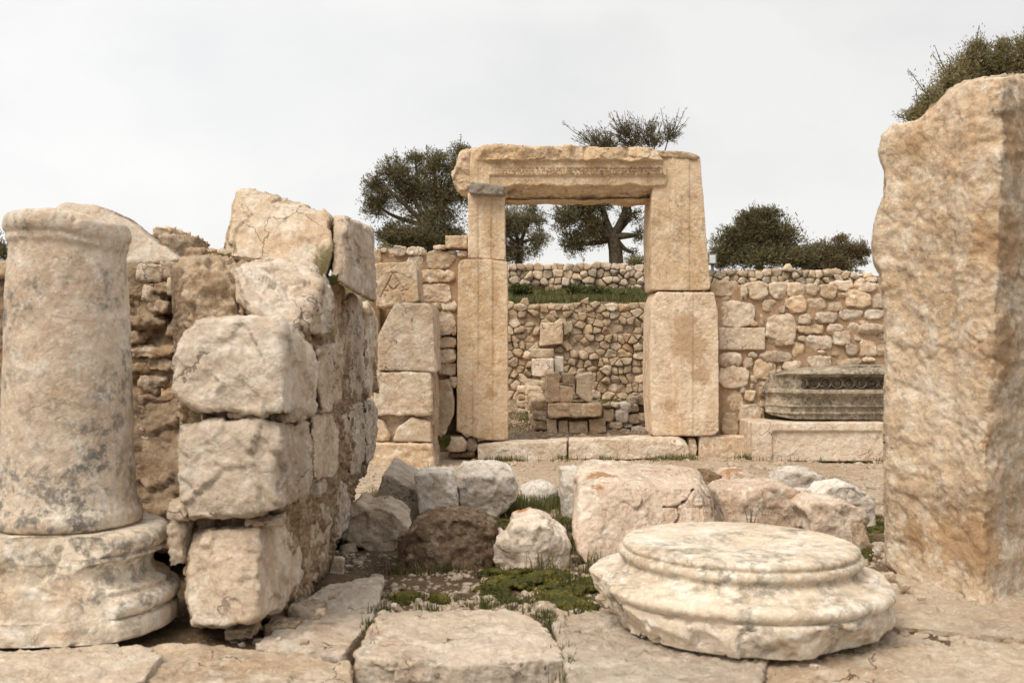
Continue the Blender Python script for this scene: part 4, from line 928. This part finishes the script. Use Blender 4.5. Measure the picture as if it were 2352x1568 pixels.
tag(stone('boulder', PINKR, post=crack(z5, [((2285, 385), (2240, 450)), ((2240, 450), (2190, 490)), ((2190, 490), (2110, 493)), ((2190, 490), (2203, 545)), ((2203, 545), (2165, 620))], 3.0, .05, 5.2), pts=big, h=.0095, p=60, chips=0, seed=401, amp=.58, facet=.9, low=.4, size=.42, fine=1.8), 'great squared boulder with a rusty spot and a forked crack, behind the column base', 'boulder', 'fallen stones before the gateway')
boulder('boulder', z6([(440, 380), (500, 345), (690, 330), (830, 325), (900, 360), (985, 510), (940, 600), (700, 640), (500, 640), (470, 560)]), 'pinkish faceted boulder right of the great squared one, dry weed before it', PINK, t=.5, p=18, base=5.9)
boulder('boulder', z6([(460, 345), (480, 290), (540, 255), (600, 255), (705, 300), (700, 350), (560, 370)]), 'pale stone with an orange lichen crest behind the pinkish boulder', ORANGET, t=.4, p=12, base=7.6)
boulder('boulder', z6([(815, 320), (850, 262), (920, 248), (1080, 290), (1118, 345), (1050, 385), (930, 385), (870, 350)]), 'blue white jagged stone farthest back in the right hand group', BOULDER, t=.4, p=18, base=7.4, amp=1.3)
boulder('boulder', z6([(1035, 400), (1080, 350), (1250, 335), (1330, 380), (1395, 460), (1395, 540), (1340, 560), (1200, 480), (1050, 440)]), 'smooth grey boulder nearest the tall pillar, behind the broad grey one', BOULDER, t=.5, p=12, base=6.7)
boulder('boulder', z6([(905, 400), (960, 378), (1040, 375), (1045, 430), (940, 445)]), 'little grey stone wedged between the jagged stone and the smooth grey boulder', BOULDER, t=.25, p=12, base=6.8)
boulder('boulder', z6([(940, 470), (985, 425), (1190, 430), (1290, 475), (1340, 560), (1290, 690), (1150, 670), (975, 610), (985, 540)]), 'broad grey flat topped boulder just behind the rim of the column base', PINK, t=.45, p=18, base=5.6)
boulder('boulder', z6([(1290, 560), (1340, 550), (1400, 640), (1380, 670), (1290, 690)]), 'small pale stone leaning on the broad grey boulder above the moss', PINK, t=.2, p=14, base=5.5)
boulder('boulder', z6([(360, 255), (420, 262), (490, 295), (465, 350), (440, 360), (370, 300)]), 'dark brown stone in the gap behind the great squared boulder', BROWN, t=.3, p=9, base=7.0)
boulder('boulder', z5([(480, 660), (520, 640), (560, 650), (560, 760), (490, 770)]), 'dark crumbly stone squeezed between the peaked white boulder and the brown one', BROWN, t=.25, p=8, base=5.2, h=.014)
# smaller loose stones
for a, lab, mt in [((78, 660, 140, 735), 'small cream stone above the pebbles by the wall foot', CREAM), ((60, 795, 148, 905), 'bright white chip standing against the wall foot beside the pale slab', WHITE),
               ((265, 775, 335, 815), 'smooth white egg shaped pebble among the brown earth', WHITE), ((165, 755, 205, 785), 'rounded white pebble nearest the peaked white boulder', WHITE), ((205, 765, 245, 800), 'greyish pebble second from the egg shaped one', BOULDER),
               ((335, 820, 440, 872), 'flat brown stone in the shade before the dark boulder', BROWN), ((235, 830, 300, 880), 'small angular cream stone under the egg shaped pebble', CREAM), ((145, 815, 200, 880), 'rounded brownish pebble beside the white chip', PINK),
               ((980, 885, 1080, 965), 'pointed white chip leaning against the moss below the rusty boulder', WHITE), ((1460, 858, 1575, 910), 'flat jagged white chip near the great squared boulder', WHITE), ((1462, 920, 1507, 963), 'round white pebble under the jagged chip', WHITE),
               ((410, 1040, 490, 1110), 'split pale cube of stone at the far edge of the middle slab', WHITE), ((560, 1050, 650, 1120), 'greyish cream lump beside the split cube', CREAM), ((920, 1005, 1090, 1075), 'flat pinkish stone sunk in the earth beside the moss', PINK),
               ((1510, 1040, 1640, 1085), 'flat pale chip at the moss edge by the column base', WHITE), ((440, 945, 530, 1010), 'long brown shard lying in the earth', BROWN), ((405, 880, 480, 920), 'thin white flake near the corner of the long slab', WHITE), ((495, 955, 575, 975), 'thin flat white flake in the middle of the bare earth', WHITE),
               ((0, 945, 50, 1000), 'white pebble on the long slab against the wall earth', WHITE), ((1425, 525, 1465, 550), 'small pale pebble in the grass behind the rusty boulder', WHITE), ((925, 935, 970, 965), 'small white flake left of the pointed chip', WHITE),
               ((1170, 1145, 1230, 1175), 'tiny chip at the far edge of the middle slab', WHITE)]:
    (x0, y0), (x1, y1) = z5([(a[0], a[1]), (a[2], a[3])]); rngk = np.random.RandomState(a[0])
    boulder('loose_stone', ragged(x0, y0, x1, y1, rngk), lab, mt, cat='stone', t=max(.05, (x1-x0)/F*5*.8), p=8, chips=5, amp=1.0, h=.007, grp='loose stones on the earth')
for a, lab, mt in [((1400, 710, 1500, 780), 'pale stone on the earth between the pillar foot and the moss', PINK), ((1385, 848, 1415, 865), 'tiny white pebble before the pillar foot', WHITE), ((1320, 805, 1380, 825), 'small white flake beside the rim of the column base', WHITE), ((1375, 890, 1500, 960), 'cracked pale stone at the pillar foot', SLAB)]:
    (x0, y0), (x1, y1) = z6([(a[0], a[1]), (a[2], a[3])]); rngk = np.random.RandomState(a[0])
    boulder('loose_stone', ragged(x0, y0, x1, y1, rngk), lab, mt, cat='stone', t=.14, p=8, chips=5, h=.009, grp='loose stones on the earth')

for k, (x, y, w, lab, mt) in enumerate([(2075, 1352, 26, 'cream chip lying against the foot of the tall pillar', CREAM), (2118, 1378, 18, 'small pale chip on the cracked slab before the pillar', WHITE), (2040, 1330, 30, 'angular stone in the corner between pillar and slab edge', PINK), (2010, 1440, 22, 'dark chip in the slab joint right of the column base', BROWN), (1868, 1535, 20, 'small chip on the broad slab in front of the column base', CREAM), (905, 1392, 16, 'pebble in the joint between the long slab and the middle slab', BOULDER), (700, 1478, 20, 'chip on the long slab below the lowest wall block', CREAM), (640, 1470, 15, 'second small chip under the lowest wall block', WHITE), (735, 1410, 26, 'brown lump of earth mortar fallen from the wall foot', EARTHCORE), (762, 1375, 20, 'little cream stone by the fallen mortar lump', CREAM)]):
    rngk = np.random.RandomState(900+k); c_ = P(x, y, .97*F/(y-CY)*.985); ww = w/F*c_[1]
    q = np.array([c_+np.array([a*ww*rngk.uniform(.7, 1.1), b*ww*rngk.uniform(.7, 1.1), g_*ww*.5*rngk.uniform(.8, 1.1)+ww*.25]) for a in (-.5, .5) for b in (-.5, .5) for g_ in (-.5, .5)])
    tag(stone('loose_stone', mt, pts=q, h=.005, p=12, chips=5, seed=sd(), amp=.8), lab, 'stone', 'loose stones on the earth')
# ------------------------------------------------------------------ gravel
def ico(n=1):
    t = (1+5**.5)/2
    v = [(-1, t, 0), (1, t, 0), (-1, -t, 0), (1, -t, 0), (0, -1, t), (0, 1, t), (0, -1, -t), (0, 1, -t), (t, 0, -1), (t, 0, 1), (-t, 0, -1), (-t, 0, 1)]
    f = [(0, 11, 5), (0, 5, 1), (0, 1, 7), (0, 7, 10), (0, 10, 11), (1, 5, 9), (5, 11, 4), (11, 10, 2), (10, 7, 6), (7, 1, 8), (3, 9, 4), (3, 4, 2), (3, 2, 6), (3, 6, 8), (3, 8, 9), (4, 9, 5), (2, 4, 11), (6, 2, 10), (8, 6, 7), (9, 8, 1)]
    v = [np.array(q)/np.linalg.norm(q) for q in v]
    for _ in range(n):
        mid = {}; nf = []
        def m(a, b):
            k = (min(a, b), max(a, b))
            if k not in mid: q = v[a]+v[b]; v.append(q/np.linalg.norm(q)); mid[k] = len(v)-1
            return mid[k]
        for a, b, c in f: ab, bc, ca = m(a, b), m(b, c), m(c, a); nf += [(a, ab, ca), (b, bc, ab), (c, ca, bc), (ab, bc, ca)]
        f = nf
    return np.array(v), np.array(f)
IV, IF = ico(1)
def scatter(name, pts, sizes, mat, seed, squash=.7):
    rng = np.random.RandomState(seed); n = len(pts)
    sc = sizes[:, None]*rng.uniform(.6, 1.3, (n, 3)); sc[:, 2] *= squash
    a = rng.rand(n)*6.28; V = IV[None]*(1+.22*rng.randn(n, len(IV), 1))*sc[:, None]
    c, s = np.cos(a)[:, None], np.sin(a)[:, None]
    V = np.stack([V[..., 0]*c-V[..., 1]*s, V[..., 0]*s+V[..., 1]*c, V[..., 2]], -1)+pts[:, None]
    Fc = (IF[None]+(np.arange(n)*len(IV))[:, None, None]).reshape(-1, 3)
    return tag(make_mesh(name, V.reshape(-1, 3), Fc, mat, smooth=False), kind='stuff')
rng = np.random.RandomState(9)
def pts_on(n, px, py, dens=None):
    X = rng.uniform(px[0], px[1], n); Y = rng.uniform(py[0], py[1], n); out = []
    for x, y in zip(X, Y):
        d = base_d(x, y)
        if 3.3 < d < 25: out.append(P(x, y, d))
    return np.array(out)
def gravel_pts(n, x0, x1, y0, y1, zone=None):
    x = rng.uniform(x0, x1, n); y = rng.uniform(y0, y1, n)
    z = ground_z(x[None], y[None])[0]; return np.stack([x, y, z], 1)
g1 = gravel_pts(4200, -1.2, 2.0, 3.3, 5.6); keep = vnoise(g1*2.2, 5) > -.05; g1 = g1[keep]
g2 = gravel_pts(5200, -3.5, 6.5, 7.5, 12.0); g3 = gravel_pts(600, -1.1, .6, 3.75, 4.15); g4 = gravel_pts(1500, -.6, 2.4, 12.7, 17)
GP = stone_mat('gravel stone', (.36, .27, .19), (.48, .38, .28), (.62, .54, .44), .2, .2, .3, 0, 6, .5, vary=.0)
g5 = gravel_pts(260, -1.0, 1.9, 3.8, 7.2); scatter('gravel', g5, np.abs(rng.normal(.017, .010, len(g5)))+.006, GP, 6, .8)
g6 = gravel_pts(420, -3, 5, 7.4, 11.8); scatter('gravel', g6, np.abs(rng.normal(.022, .014, len(g6)))+.008, GP, 7, .7)
scatter('gravel', g1, np.abs(rng.normal(.007, .005, len(g1)))+.003, GP, 1); scatter('gravel', g3, np.abs(rng.normal(.010, .006, len(g3)))+.004, GP, 2)
scatter('gravel', g2, np.abs(rng.normal(.010, .008, len(g2)))+.004, GP, 3); scatter('gravel', g4, np.abs(rng.normal(.012, .010, len(g4)))+.004, GP, 4)

# ------------------------------------------------------------------ grass, moss, weeds
def blades(name, centres, n, hgt, spread, mat, seed, w=.004, lean=.5, kind='stuff', zf=None, **k):
    rng = np.random.RandomState(seed); centres = np.array(centres)
    idx = rng.randint(0, len(centres), n); off = rng.randn(n, 2)*spread
    b = centres[idx].copy(); b[:, :2] += off
    if zf is None: b[:, 2] = gz(b[:, 0], b[:, 1])-.01
    else: b[:, 2] = zf(b[:, 0], b[:, 1])
    H = hgt*rng.uniform(.35, 1.1, n); a = rng.rand(n)*6.28; dv = np.stack([np.cos(a), np.sin(a), np.zeros(n)], 1); sd_ = np.stack([-np.sin(a), np.cos(a), np.zeros(n)], 1)
    V = []
    ln = rng.rand(n)*lean
    for t, ww in ((0, 1), (.5, .8), (.85, .45), (1, .05)):
        c = b+np.array([0, 0, 1.])*(H*t*(1-.3*ln*t))[:, None]+dv*(H*ln*t*t)[:, None]
        V += [c-sd_*w*ww/2, c+sd_*w*ww/2]
    V = np.stack(V, 1).reshape(-1, 3); o = (np.arange(n)*8)[:, None]
    Fc = np.concatenate([o+np.array([[i, i+1, i+3, i+2]]) for i in (0, 2, 4)])
    return make_mesh(name, V, Fc, mat)
def gp(L): return [P(x, y, base_d(x, y)) for x, y in L]
G1 = gp(z5([(870, 500), (940, 500), (1000, 510), (1060, 500), (1120, 490), (1180, 480), (1240, 500), (1100, 540), (1200, 550), (1300, 520), (1400, 500), (1480, 500), (900, 470), (1450, 460)]))
tag(blades('grass', G1, 3800, .13, .10, GRASS, 1, w=.006), 'grass growing among the pale boulders', 'grass', kind='stuff')
G2 = gp(z5([(1500, 560), (1540, 640), (1560, 760), (1590, 760), (1480, 860), (1700, 890), (1740, 860), (1380, 900), (980, 860), (340, 440), (370, 450), (1570, 1000)]))
tag(blades('grass', G2, 900, .13, .035, GRASS, 2, w=.0045, lean=.8), kind='stuff')
G3 = gp(z4([(920, 985), (970, 985), (1040, 985), (1340, 985), (1600, 985), (1950, 985), (2080, 985)]))+gp(z7([(720, 1490), (750, 1495), (960, 1490), (1100, 1490), (1280, 1488), (1430, 1478), (300, 1490)]))
for g in G3: g[1] = 11.78
tag(blades('grass', G3, 1400, .09, .09, GRASS, 3, w=.008), kind='stuff')
G4 = [np.array([x, y, 0]) for x in np.linspace(-.6, 3.0, 24) for y in np.linspace(17.9, 20.6, 10)]
tag(blades('dry_grass', G4, 5000, .13, .2, DRYGRASS, 14, w=.010, zf=lambda x, y: gz(x, y)-.02), kind='stuff')
tag(blades('grass', G4, 13000, .16, .16, GRASS, 4, w=.014, zf=lambda x, y: gz(x, y)-.02), kind='stuff')
G5 = gp(z4([(1040, 700), (1080, 720), (1560, 625), (1620, 628), (1680, 625), (1720, 600), (1600, 615), (1120, 740), (1030, 780)]))
G5 += [np.array([x, 16.3, 0]) for x in np.linspace(1.3, 2.6, 10)]
tag(blades('grass', G5, 5000, .045, .16, GRASS, 5, w=.010), kind='stuff')
tag(blades('grass', gp(z5([(1200, 1080), (1100, 1100), (1380, 1130), (1400, 1200), (1420, 1260), (980, 1090), (520, 1070), (1300, 1090)])), 1500, .045, .05, GRASS, 6, w=.005, lean=1.0), kind='stuff')
G7 = [P(x, y, .985*F/(y-CY)) for x, y in [(1268, 1420), (1272, 1440), (1278, 1462), (1290, 1490), (1300, 1520), (1308, 1550), (858, 1430), (850, 1460), (870, 1395), (1750, 1478), (1742, 1520), (2030, 1335), (1990, 1320), (1330, 1402), (1250, 1408), (1180, 1398), (980, 1396)]]
tag(blades('grass', G7, 700, .05, .022, GRASS, 8, w=.005, lean=1.0, zf=lambda x, y: np.full(len(x), .335)), kind='stuff')
G8 = gp(z5([(620, 600), (700, 540), (900, 520), (1000, 560), (1060, 640), (1540, 700), (1600, 860), (300, 480), (120, 620), (480, 900), (640, 905), (820, 905), (1100, 880), (700, 260), (840, 480), (1220, 470), (1380, 480)]))
tag(blades('grass', G8, 1600, .07, .05, GRASS, 9, w=.005, lean=.9), kind='stuff')
tag(blades('dry_grass', G8+G2+G1, 1300, .11, .07, DRYGRASS, 10, w=.004, lean=1.0), kind='stuff')
# moss cushions
def moss(L, z_extra, rad, seed):
    rng = np.random.RandomState(seed); pts = []; sz = []
    for (x, y), r_ in zip(L, rad):
        c = P(x, y, base_d(x, y)); n = 260
        a = rng.rand(n)*6.28; q = r_*np.sqrt(rng.rand(n))
        xx, yy = c[0]+q*np.cos(a), c[1]+q*np.sin(a)*1.3
        zz = ground_z(xx[None], yy[None])[0]+.025*(1-(q/r_)**2)
        pts.append(np.stack([xx, yy, zz], 1)); sz.append(rng.uniform(.008, .02, n))
    return np.concatenate(pts), np.concatenate(sz)
mp_, ms_ = moss(z5([(1080, 920), (1160, 930), (1250, 920), (1120, 990), (1200, 1010), (1300, 990), (1400, 1020), (1480, 1040), (1600, 1010), (1650, 990), (1480, 1110), (1560, 1110), (1340, 940), (760, 1072), (1010, 700), (1000, 760), (1100, 600), (1150, 600), (1460, 580), (1640, 1040), (1420, 930), (520, 1075)]) + z6([(1330, 680), (1370, 720), (1420, 600), (1450, 640), (1350, 760), (1340, 820), (1400, 560)]), .02, [.07, .10, .10, .12, .12, .12, .12, .10, .08, .08, .10, .08, .08, .05, .07, .07, .12, .1, .1, .06, .08, .05]+[.08, .09, .08, .08, .08, .05, .07], 3)
_k = fbm(mp_*6, 3, 21) > -.10; mp_, ms_ = mp_[_k], ms_[_k]
scatter('moss', mp_, ms_, MOSS, 5, .6)
tag(blades('moss_shoots', mp_[::4], 7000, .022, .02, MOSS, 7, w=.005, zf=lambda x, y: ground_z(x[None], y[None])[0]+.012), kind='stuff')

def tubes(segs, nside=5):
    V, Fc = [], []; n0 = 0
    for path, radii in segs:
        path = np.array(path); k = len(path); tg = np.gradient(path, axis=0); tg /= np.maximum(np.linalg.norm(tg, axis=1), 1e-9)[:, None]
        up = np.array([.3, .9, .2]); s = np.cross(tg, up); s /= np.maximum(np.linalg.norm(s, axis=1), 1e-9)[:, None]; t = np.cross(tg, s)
        a = np.arange(nside)/nside*6.283
        ring = path[:, None]+np.array(radii)[:, None, None]*(s[:, None]*np.cos(a)[None, :, None]+t[:, None]*np.sin(a)[None, :, None])
        V.append(ring.reshape(-1, 3)); i, j = np.meshgrid(np.arange(k-1), np.arange(nside), indexing='ij'); j2 = (j+1) % nside
        Fc.append((np.stack([i*nside+j, i*nside+j2, (i+1)*nside+j2, (i+1)*nside+j], -1)+n0).reshape(-1, 4)); n0 += k*nside
    return np.concatenate(V), np.concatenate(Fc)
def bend(a, b, rng, w=.12, k=6, sag=0):
    a, b = np.array(a), np.array(b); L = np.linalg.norm(b-a); t = np.linspace(0, 1, k)[:, None]
    m = rng.randn(3)*w*L; m2 = rng.randn(3)*w*.5*L
    return a*(1-t)+b*t+m*(t*(1-t)*2)+m2*np.sin(t*6.28)*.3+np.array([0, 0, -sag*L])*(t*(1-t))
def tree(name, label, foot, d, trunk_top, lobes, leafmat, seed, n_leaf=9000, leaf=(.085, .022), r0=.14, cat='tree', group='trees behind the walls', dens=.5, cls=1., inner=.35, nclump=None, fork=None, twigs=.6, depthf=.9):
    """lobes: picture ellipses (x, y, rx, ry, weight) given real depth around d"""
    rng = np.random.RandomState(seed); F_ = P(foot[0], foot[1], d); F_[2] = min(F_[2], float(gz(F_[0], d))) if foot[2:] == () else F_[2]
    t = thing(name, label, cat, F_, group); segs = []
    Tt = P(trunk_top[0], trunk_top[1], d)
    segs.append((bend(F_-np.array([0, 0, .2]), Tt, rng, .04), np.linspace(r0, r0*.72, 6)))
    leaves_c, leaves_d = [], []
    W = sum(l[4] if len(l) > 4 else 1 for l in lobes)
    for l in lobes:
        x, y, rx, ry = l[:4]; w = (l[4] if len(l) > 4 else 1)/W
        c = P(x, y, d); r = np.array([rx/F*d, max(rx, ry)/F*d*depthf, ry/F*d]); c[1] += rng.uniform(-.2, .2)*r[1]
        segs.append((bend(Tt, c, rng, .12, 8), np.linspace(r0*.5, r0*.16, 8)))
        nc = max(4, int((nclump or 260)*w)); 
        for _ in range(nc):
            v = rng.randn(3); v /= np.linalg.norm(v); q = c+v*r*(inner+(1-inner)*rng.rand()**.6)*rng.uniform(.85, 1.12)
            if rng.rand() < twigs:
                st = c+(q-c)*rng.uniform(.0, .4); segs.append((bend(st, q, rng, .1, 4), np.linspace(r0*.10, r0*.03, 4)))
            nl = int(n_leaf*w/nc*rng.uniform(.4, 1.6)); dirn = (q-c)/max(np.linalg.norm(q-c), 1e-6)+np.array([0, 0, .5])
            cl = cls*rng.uniform(.10, .22)*(r.mean()/1.0)**.5
            if cls > 1 or (rng.rand() < .09 and cat == 'tree'):      # long bare-ended sprays with the leaves set along the twig
                e = q+(q-Tt)/np.linalg.norm(q-Tt)*rng.uniform(.0, .30)+rng.randn(3)*.12; st = q-(q-c)*.5-np.array([0, 0, .12]); segs.append((bend(st, e, rng, .06, 4), np.linspace(.010, .004, 4)))
                o = st+(e-st)*rng.rand(nl, 1)**.8+rng.randn(nl, 3)*.035; leaves_c.append(o); leaves_d.append((e-st)/np.linalg.norm(e-st)*.8+rng.randn(nl, 3)*.5); continue
            o = q+rng.randn(nl, 3)*cl*np.array([1, 1, .8])*.75
            leaves_c.append(o); leaves_d.append(dirn+rng.randn(nl, 3)*.7)
    V, Fc = tubes(segs); make_mesh('trunk', V, Fc, BARK, t)
    C_, D_ = np.concatenate(leaves_c), np.concatenate(leaves_d); D_ /= np.linalg.norm(D_, axis=1)[:, None]
    s = np.cross(D_, rng.randn(len(D_), 3)); s /= np.linalg.norm(s, axis=1)[:, None]
    L = leaf[0]*rng.uniform(.6, 1.3, len(C_))[:, None]; w_ = leaf[1]*rng.uniform(.7, 1.2, len(C_))[:, None]
    V = np.stack([C_-D_*L/2, C_+s*w_/2, C_+D_*L/2, C_-s*w_/2], 1).reshape(-1, 3); i = np.arange(len(C_))*4
    make_mesh('crown', V, np.stack([i, i+1, i+2, i+3], 1), leafmat, t, smooth=False)
    return t
tree('olive_tree', 'wide dark olive tree behind the wall, left of the gateway', (985, 575), 27, (985, 520), [(870, 470, 42, 50, 1), (905, 400, 40, 42, .9), (860, 425, 30, 22, .4), (945, 440, 55, 75, 1.8), (1010, 460, 62, 95, 2.6), (975, 540, 95, 30, 1.6), (1000, 375, 45, 35, .9), (1060, 345, 26, 24, .35), (905, 540, 50, 36, 1.3), (950, 555, 50, 26, 1.2), (1030, 550, 50, 30, 1.3), (1060, 420, 40, 80, 1.6), (955, 365, 20, 18, .25)], OLIVED, 1, 54000, r0=.16, nclump=1200, inner=.05)
tree('olive_tree', 'round olive tree filling the left of the gateway opening', (1190, 610), 27.5, (1195, 560), [(1185, 510, 40, 40, 1.2), (1225, 500, 26, 30, .6), (1235, 550, 26, 34, .6), (1180, 575, 60, 28, 1.2), (1150, 520, 45, 60, 1.2)], OLIVE, 2, 17000, r0=.12, nclump=480, inner=.05)
tree('olive_tree', 'olive tree with a thick forked dark trunk seen through the gateway', (1414, 606), 25, (1408, 545), [(1300, 500, 34, 34, 1), (1340, 470, 42, 40, 1.3), (1320, 560, 38, 32, 1), (1365, 530, 36, 50, 1.2), (1380, 450, 40, 46, 1.2), (1450, 490, 32, 40, .35), (1468, 540, 18, 30, .18), (1440, 420, 60, 40, 1.0), (1450, 580, 24, 12, .12)], OLIVED, 3, 19000, r0=.22, nclump=560, inner=.05, twigs=.8)
tree('olive_tree', 'sparse feathery olive sprays standing up behind the top of the lintel', (1545, 606), 24, (1510, 395), [(1365, 312, 40, 22, .45), (1400, 325, 34, 20, .7), (1435, 296, 34, 24, .75), (1455, 322, 46, 22, .8), (1500, 318, 46, 26, .75), (1540, 302, 28, 26, .6), (1485, 300, 44, 22, .35), (1385, 334, 40, 14, .6)], OLIVE, 4, 4600, r0=.05, cls=1.7, nclump=300, inner=.0, twigs=1.0, leaf=(.075, .020))
tree('evergreen_bush', 'dense dark domed bush behind the low dry stone wall, beside the lamp', (1745, 625), 24, (1745, 600), [(1680, 560, 48, 42, 1.2), (1740, 530, 52, 50, 1.6), (1795, 555, 52, 50, 1.5), (1745, 590, 105, 26, 1.6), (1720, 500, 30, 20, .4), (1765, 495, 30, 20, .5), (1840, 590, 40, 32, .7), (1655, 590, 25, 28, .5)], OLIVED, 5, 32000, r0=.1, nclump=900, inner=.1, leaf=(.10, .022), cat='bush')
tree('olive_tree', 'sparser brownish tree right of the dark domed bush', (1925, 640), 25, (1925, 610), [(1890, 590, 36, 34, 1), (1935, 580, 36, 38, 1), (1975, 580, 24, 24, .5), (1920, 610, 60, 20, .8), (1870, 610, 30, 20, .4)], RUSTLEAF, 6, 14000, r0=.08, nclump=220, inner=.15, twigs=1)
tree('olive_tree', 'sunlit olive tree rising over the tall broken pillar', (2330, 700), 15, (2300, 420), [(2150, 235, 42, 36, 1), (2110, 262, 32, 18, .5), (2190, 190, 44, 46, 1.2), (2240, 145, 42, 46, 1.2), (2200, 250, 60, 40, 1), (2290, 160, 42, 44, 1.2), (2350, 130, 40, 50, 1.3), (2400, 160, 70, 90, 1.5), (2300, 240, 90, 60, 1.4), (2300, 105, 25, 14, .2), (2245, 108, 20, 14, .2)], OLIVEY, 7, 48000, r0=.14, nclump=1100, inner=.05, leaf=(.055, .014))
tree('olive_tree', 'dark tree peeping out behind the standing column at the picture edge', (-20, 620), 22, (-25, 580), [(-10, 572, 26, 32, 1), (-60, 560, 50, 60, 1)], OLIVED, 8, 5000, r0=.1, nclump=120)
tree('small_shrub', 'small grey green shrub on the wall crest seen through the gateway beside the right jamb', (1465, 614), 23, (1465, 606), [(1450, 602, 18, 10, 1), (1475, 598, 20, 12, 1)], OLIVEY, 9, 1500, r0=.02, nclump=60, cat='shrub', leaf=(.06, .018))
tree('small_shrub', 'low shrub behind the left rubble wall crest', (880, 585), 21, (880, 578), [(880, 572, 20, 10, 1)], OLIVEY, 10, 500, r0=.02, nclump=30, cat='shrub', leaf=(.06, .018))

def weed(name, label, px, py, d, hpx, n, mat, seed, cat='plant', needle=True, lf=(.03, .004), stemr=.0018):
    rng = np.random.RandomState(seed); b = P(px, py, d); H = hpx/F*d
    t = thing(name, label, cat, b); segs = []; C_, D_ = [], []
    for k in range(n):
        tip = b+np.array([rng.uniform(-.35, .35)*H, rng.uniform(-.2, .2)*H, H*rng.uniform(.55, 1)]); pth = bend(b, tip, rng, .08, 7); segs.append((pth, np.linspace(stemr, stemr*.4, 7)))
        for s in np.linspace(.15, 1, 16 if needle else 6):
            q = pth[0]*(1-s)+pth[-1]*s if False else pth[int(s*6)]*(1-(s*6 % 1))+pth[min(6, int(s*6)+1)]*(s*6 % 1)
            for j in (-1, 1): C_.append(q); D_.append(np.array([j*.8, rng.uniform(-.5, .5), .6]))
    V, Fc = tubes(segs, 4); make_mesh('stem', V, Fc, BARK if not needle else mat, t)
    C_, D_ = np.array(C_), np.array(D_); D_ /= np.linalg.norm(D_, axis=1)[:, None]; s = np.cross(D_, [0, 1, 0.1]); s /= np.linalg.norm(s, axis=1)[:, None]
    L = lf[0]*rng.uniform(.6, 1.2, len(C_))[:, None]; w_ = lf[1]
    V = np.stack([C_, C_+D_*L/2+s*w_/2, C_+D_*L, C_+D_*L/2-s*w_/2], 1).reshape(-1, 3); i = np.arange(len(C_))*4
    make_mesh('leaves', V, np.stack([i, i+1, i+2, i+3], 1), mat, t, smooth=False); return t
weed('needle_weed', 'feathery grey green weed growing at the crack of the great block', 738, 638, 4.7, 85, 5, OLIVEY, 1, lf=(.035, .004))
weed('needle_weed', 'small green tuft on the wall below the overhanging piece', 768, 655, 4.72, 22, 7, GRASS, 2, lf=(.02, .004))
weed('dry_weed', 'dry branching brown weed before the pinkish boulder', 1722, 1222, 5.0, 75, 5, DRYGRASS, 3, needle=False, lf=(.008, .004))
weed('leafy_weed', 'tiny bright green plant on the wall left of the great block', 513, 604, 4.85, 14, 7, MOSS, 4, lf=(.03, .014))
weed('leafy_weed', 'dark green weeds in the hollow left of the threshold', 1020, 1030, 11.7, 26, 9, GRASS, 5, lf=(.07, .03), stemr=.003)
weed('dry_weed', 'thin dry grey twigs in front of the brown boulder', 938, 1342, 4.75, 40, 4, DRYGRASS, 6, needle=False, lf=(.008, .004))
# bushy plants of the terrace
rng = np.random.RandomState(31)
for k, (x, y, rx, lab) in enumerate([(1330, 668, 26, 'leafy green clump at the middle of the terrace bank'), (1372, 672, 30, 'larger leafy green clump on the terrace bank nearer the right jamb'), (1195, 664, 22, 'low green clump at the left of the terrace bank'), (1440, 684, 22, 'green clump by the right jamb on the terrace edge')]):
    tree('leafy_weed', lab, (x, y+10), 19.2-.2*k, (x, y+4), [(x-rx*.4, y, rx*.6, 9, 1), (x+rx*.4, y+2, rx*.6, 8, 1)], GRASS, 40+k, 1500, r0=.01, nclump=60, cat='plant', leaf=(.08, .03), group='leafy plants on the terrace bank')

# ------------------------------------------------------------------ flood lamp on the wall
Lp = thing('flood_lamp', 'small grey flood lamp with pale glass standing on the low dry wall', 'lamp', P(1637, 612, 20.6))
def boxm(name, x0, y0, x1, y1, d, t, mat, par, pr=40): return stone(name, mat, par, pts=box4(x0, y0, x1, y1, d, t), h=.02, p=pr, chips=0, seed=1, amp=0)
boxm('housing', 1627.5, 583, 1647, 608, 20.6, .12, LAMPG, Lp); boxm('glass', 1630, 586, 1644, 605, 20.585, .02, LAMPW, Lp); boxm('bracket', 1634, 607, 1640, 622, 20.65, .05, LAMPG, Lp)
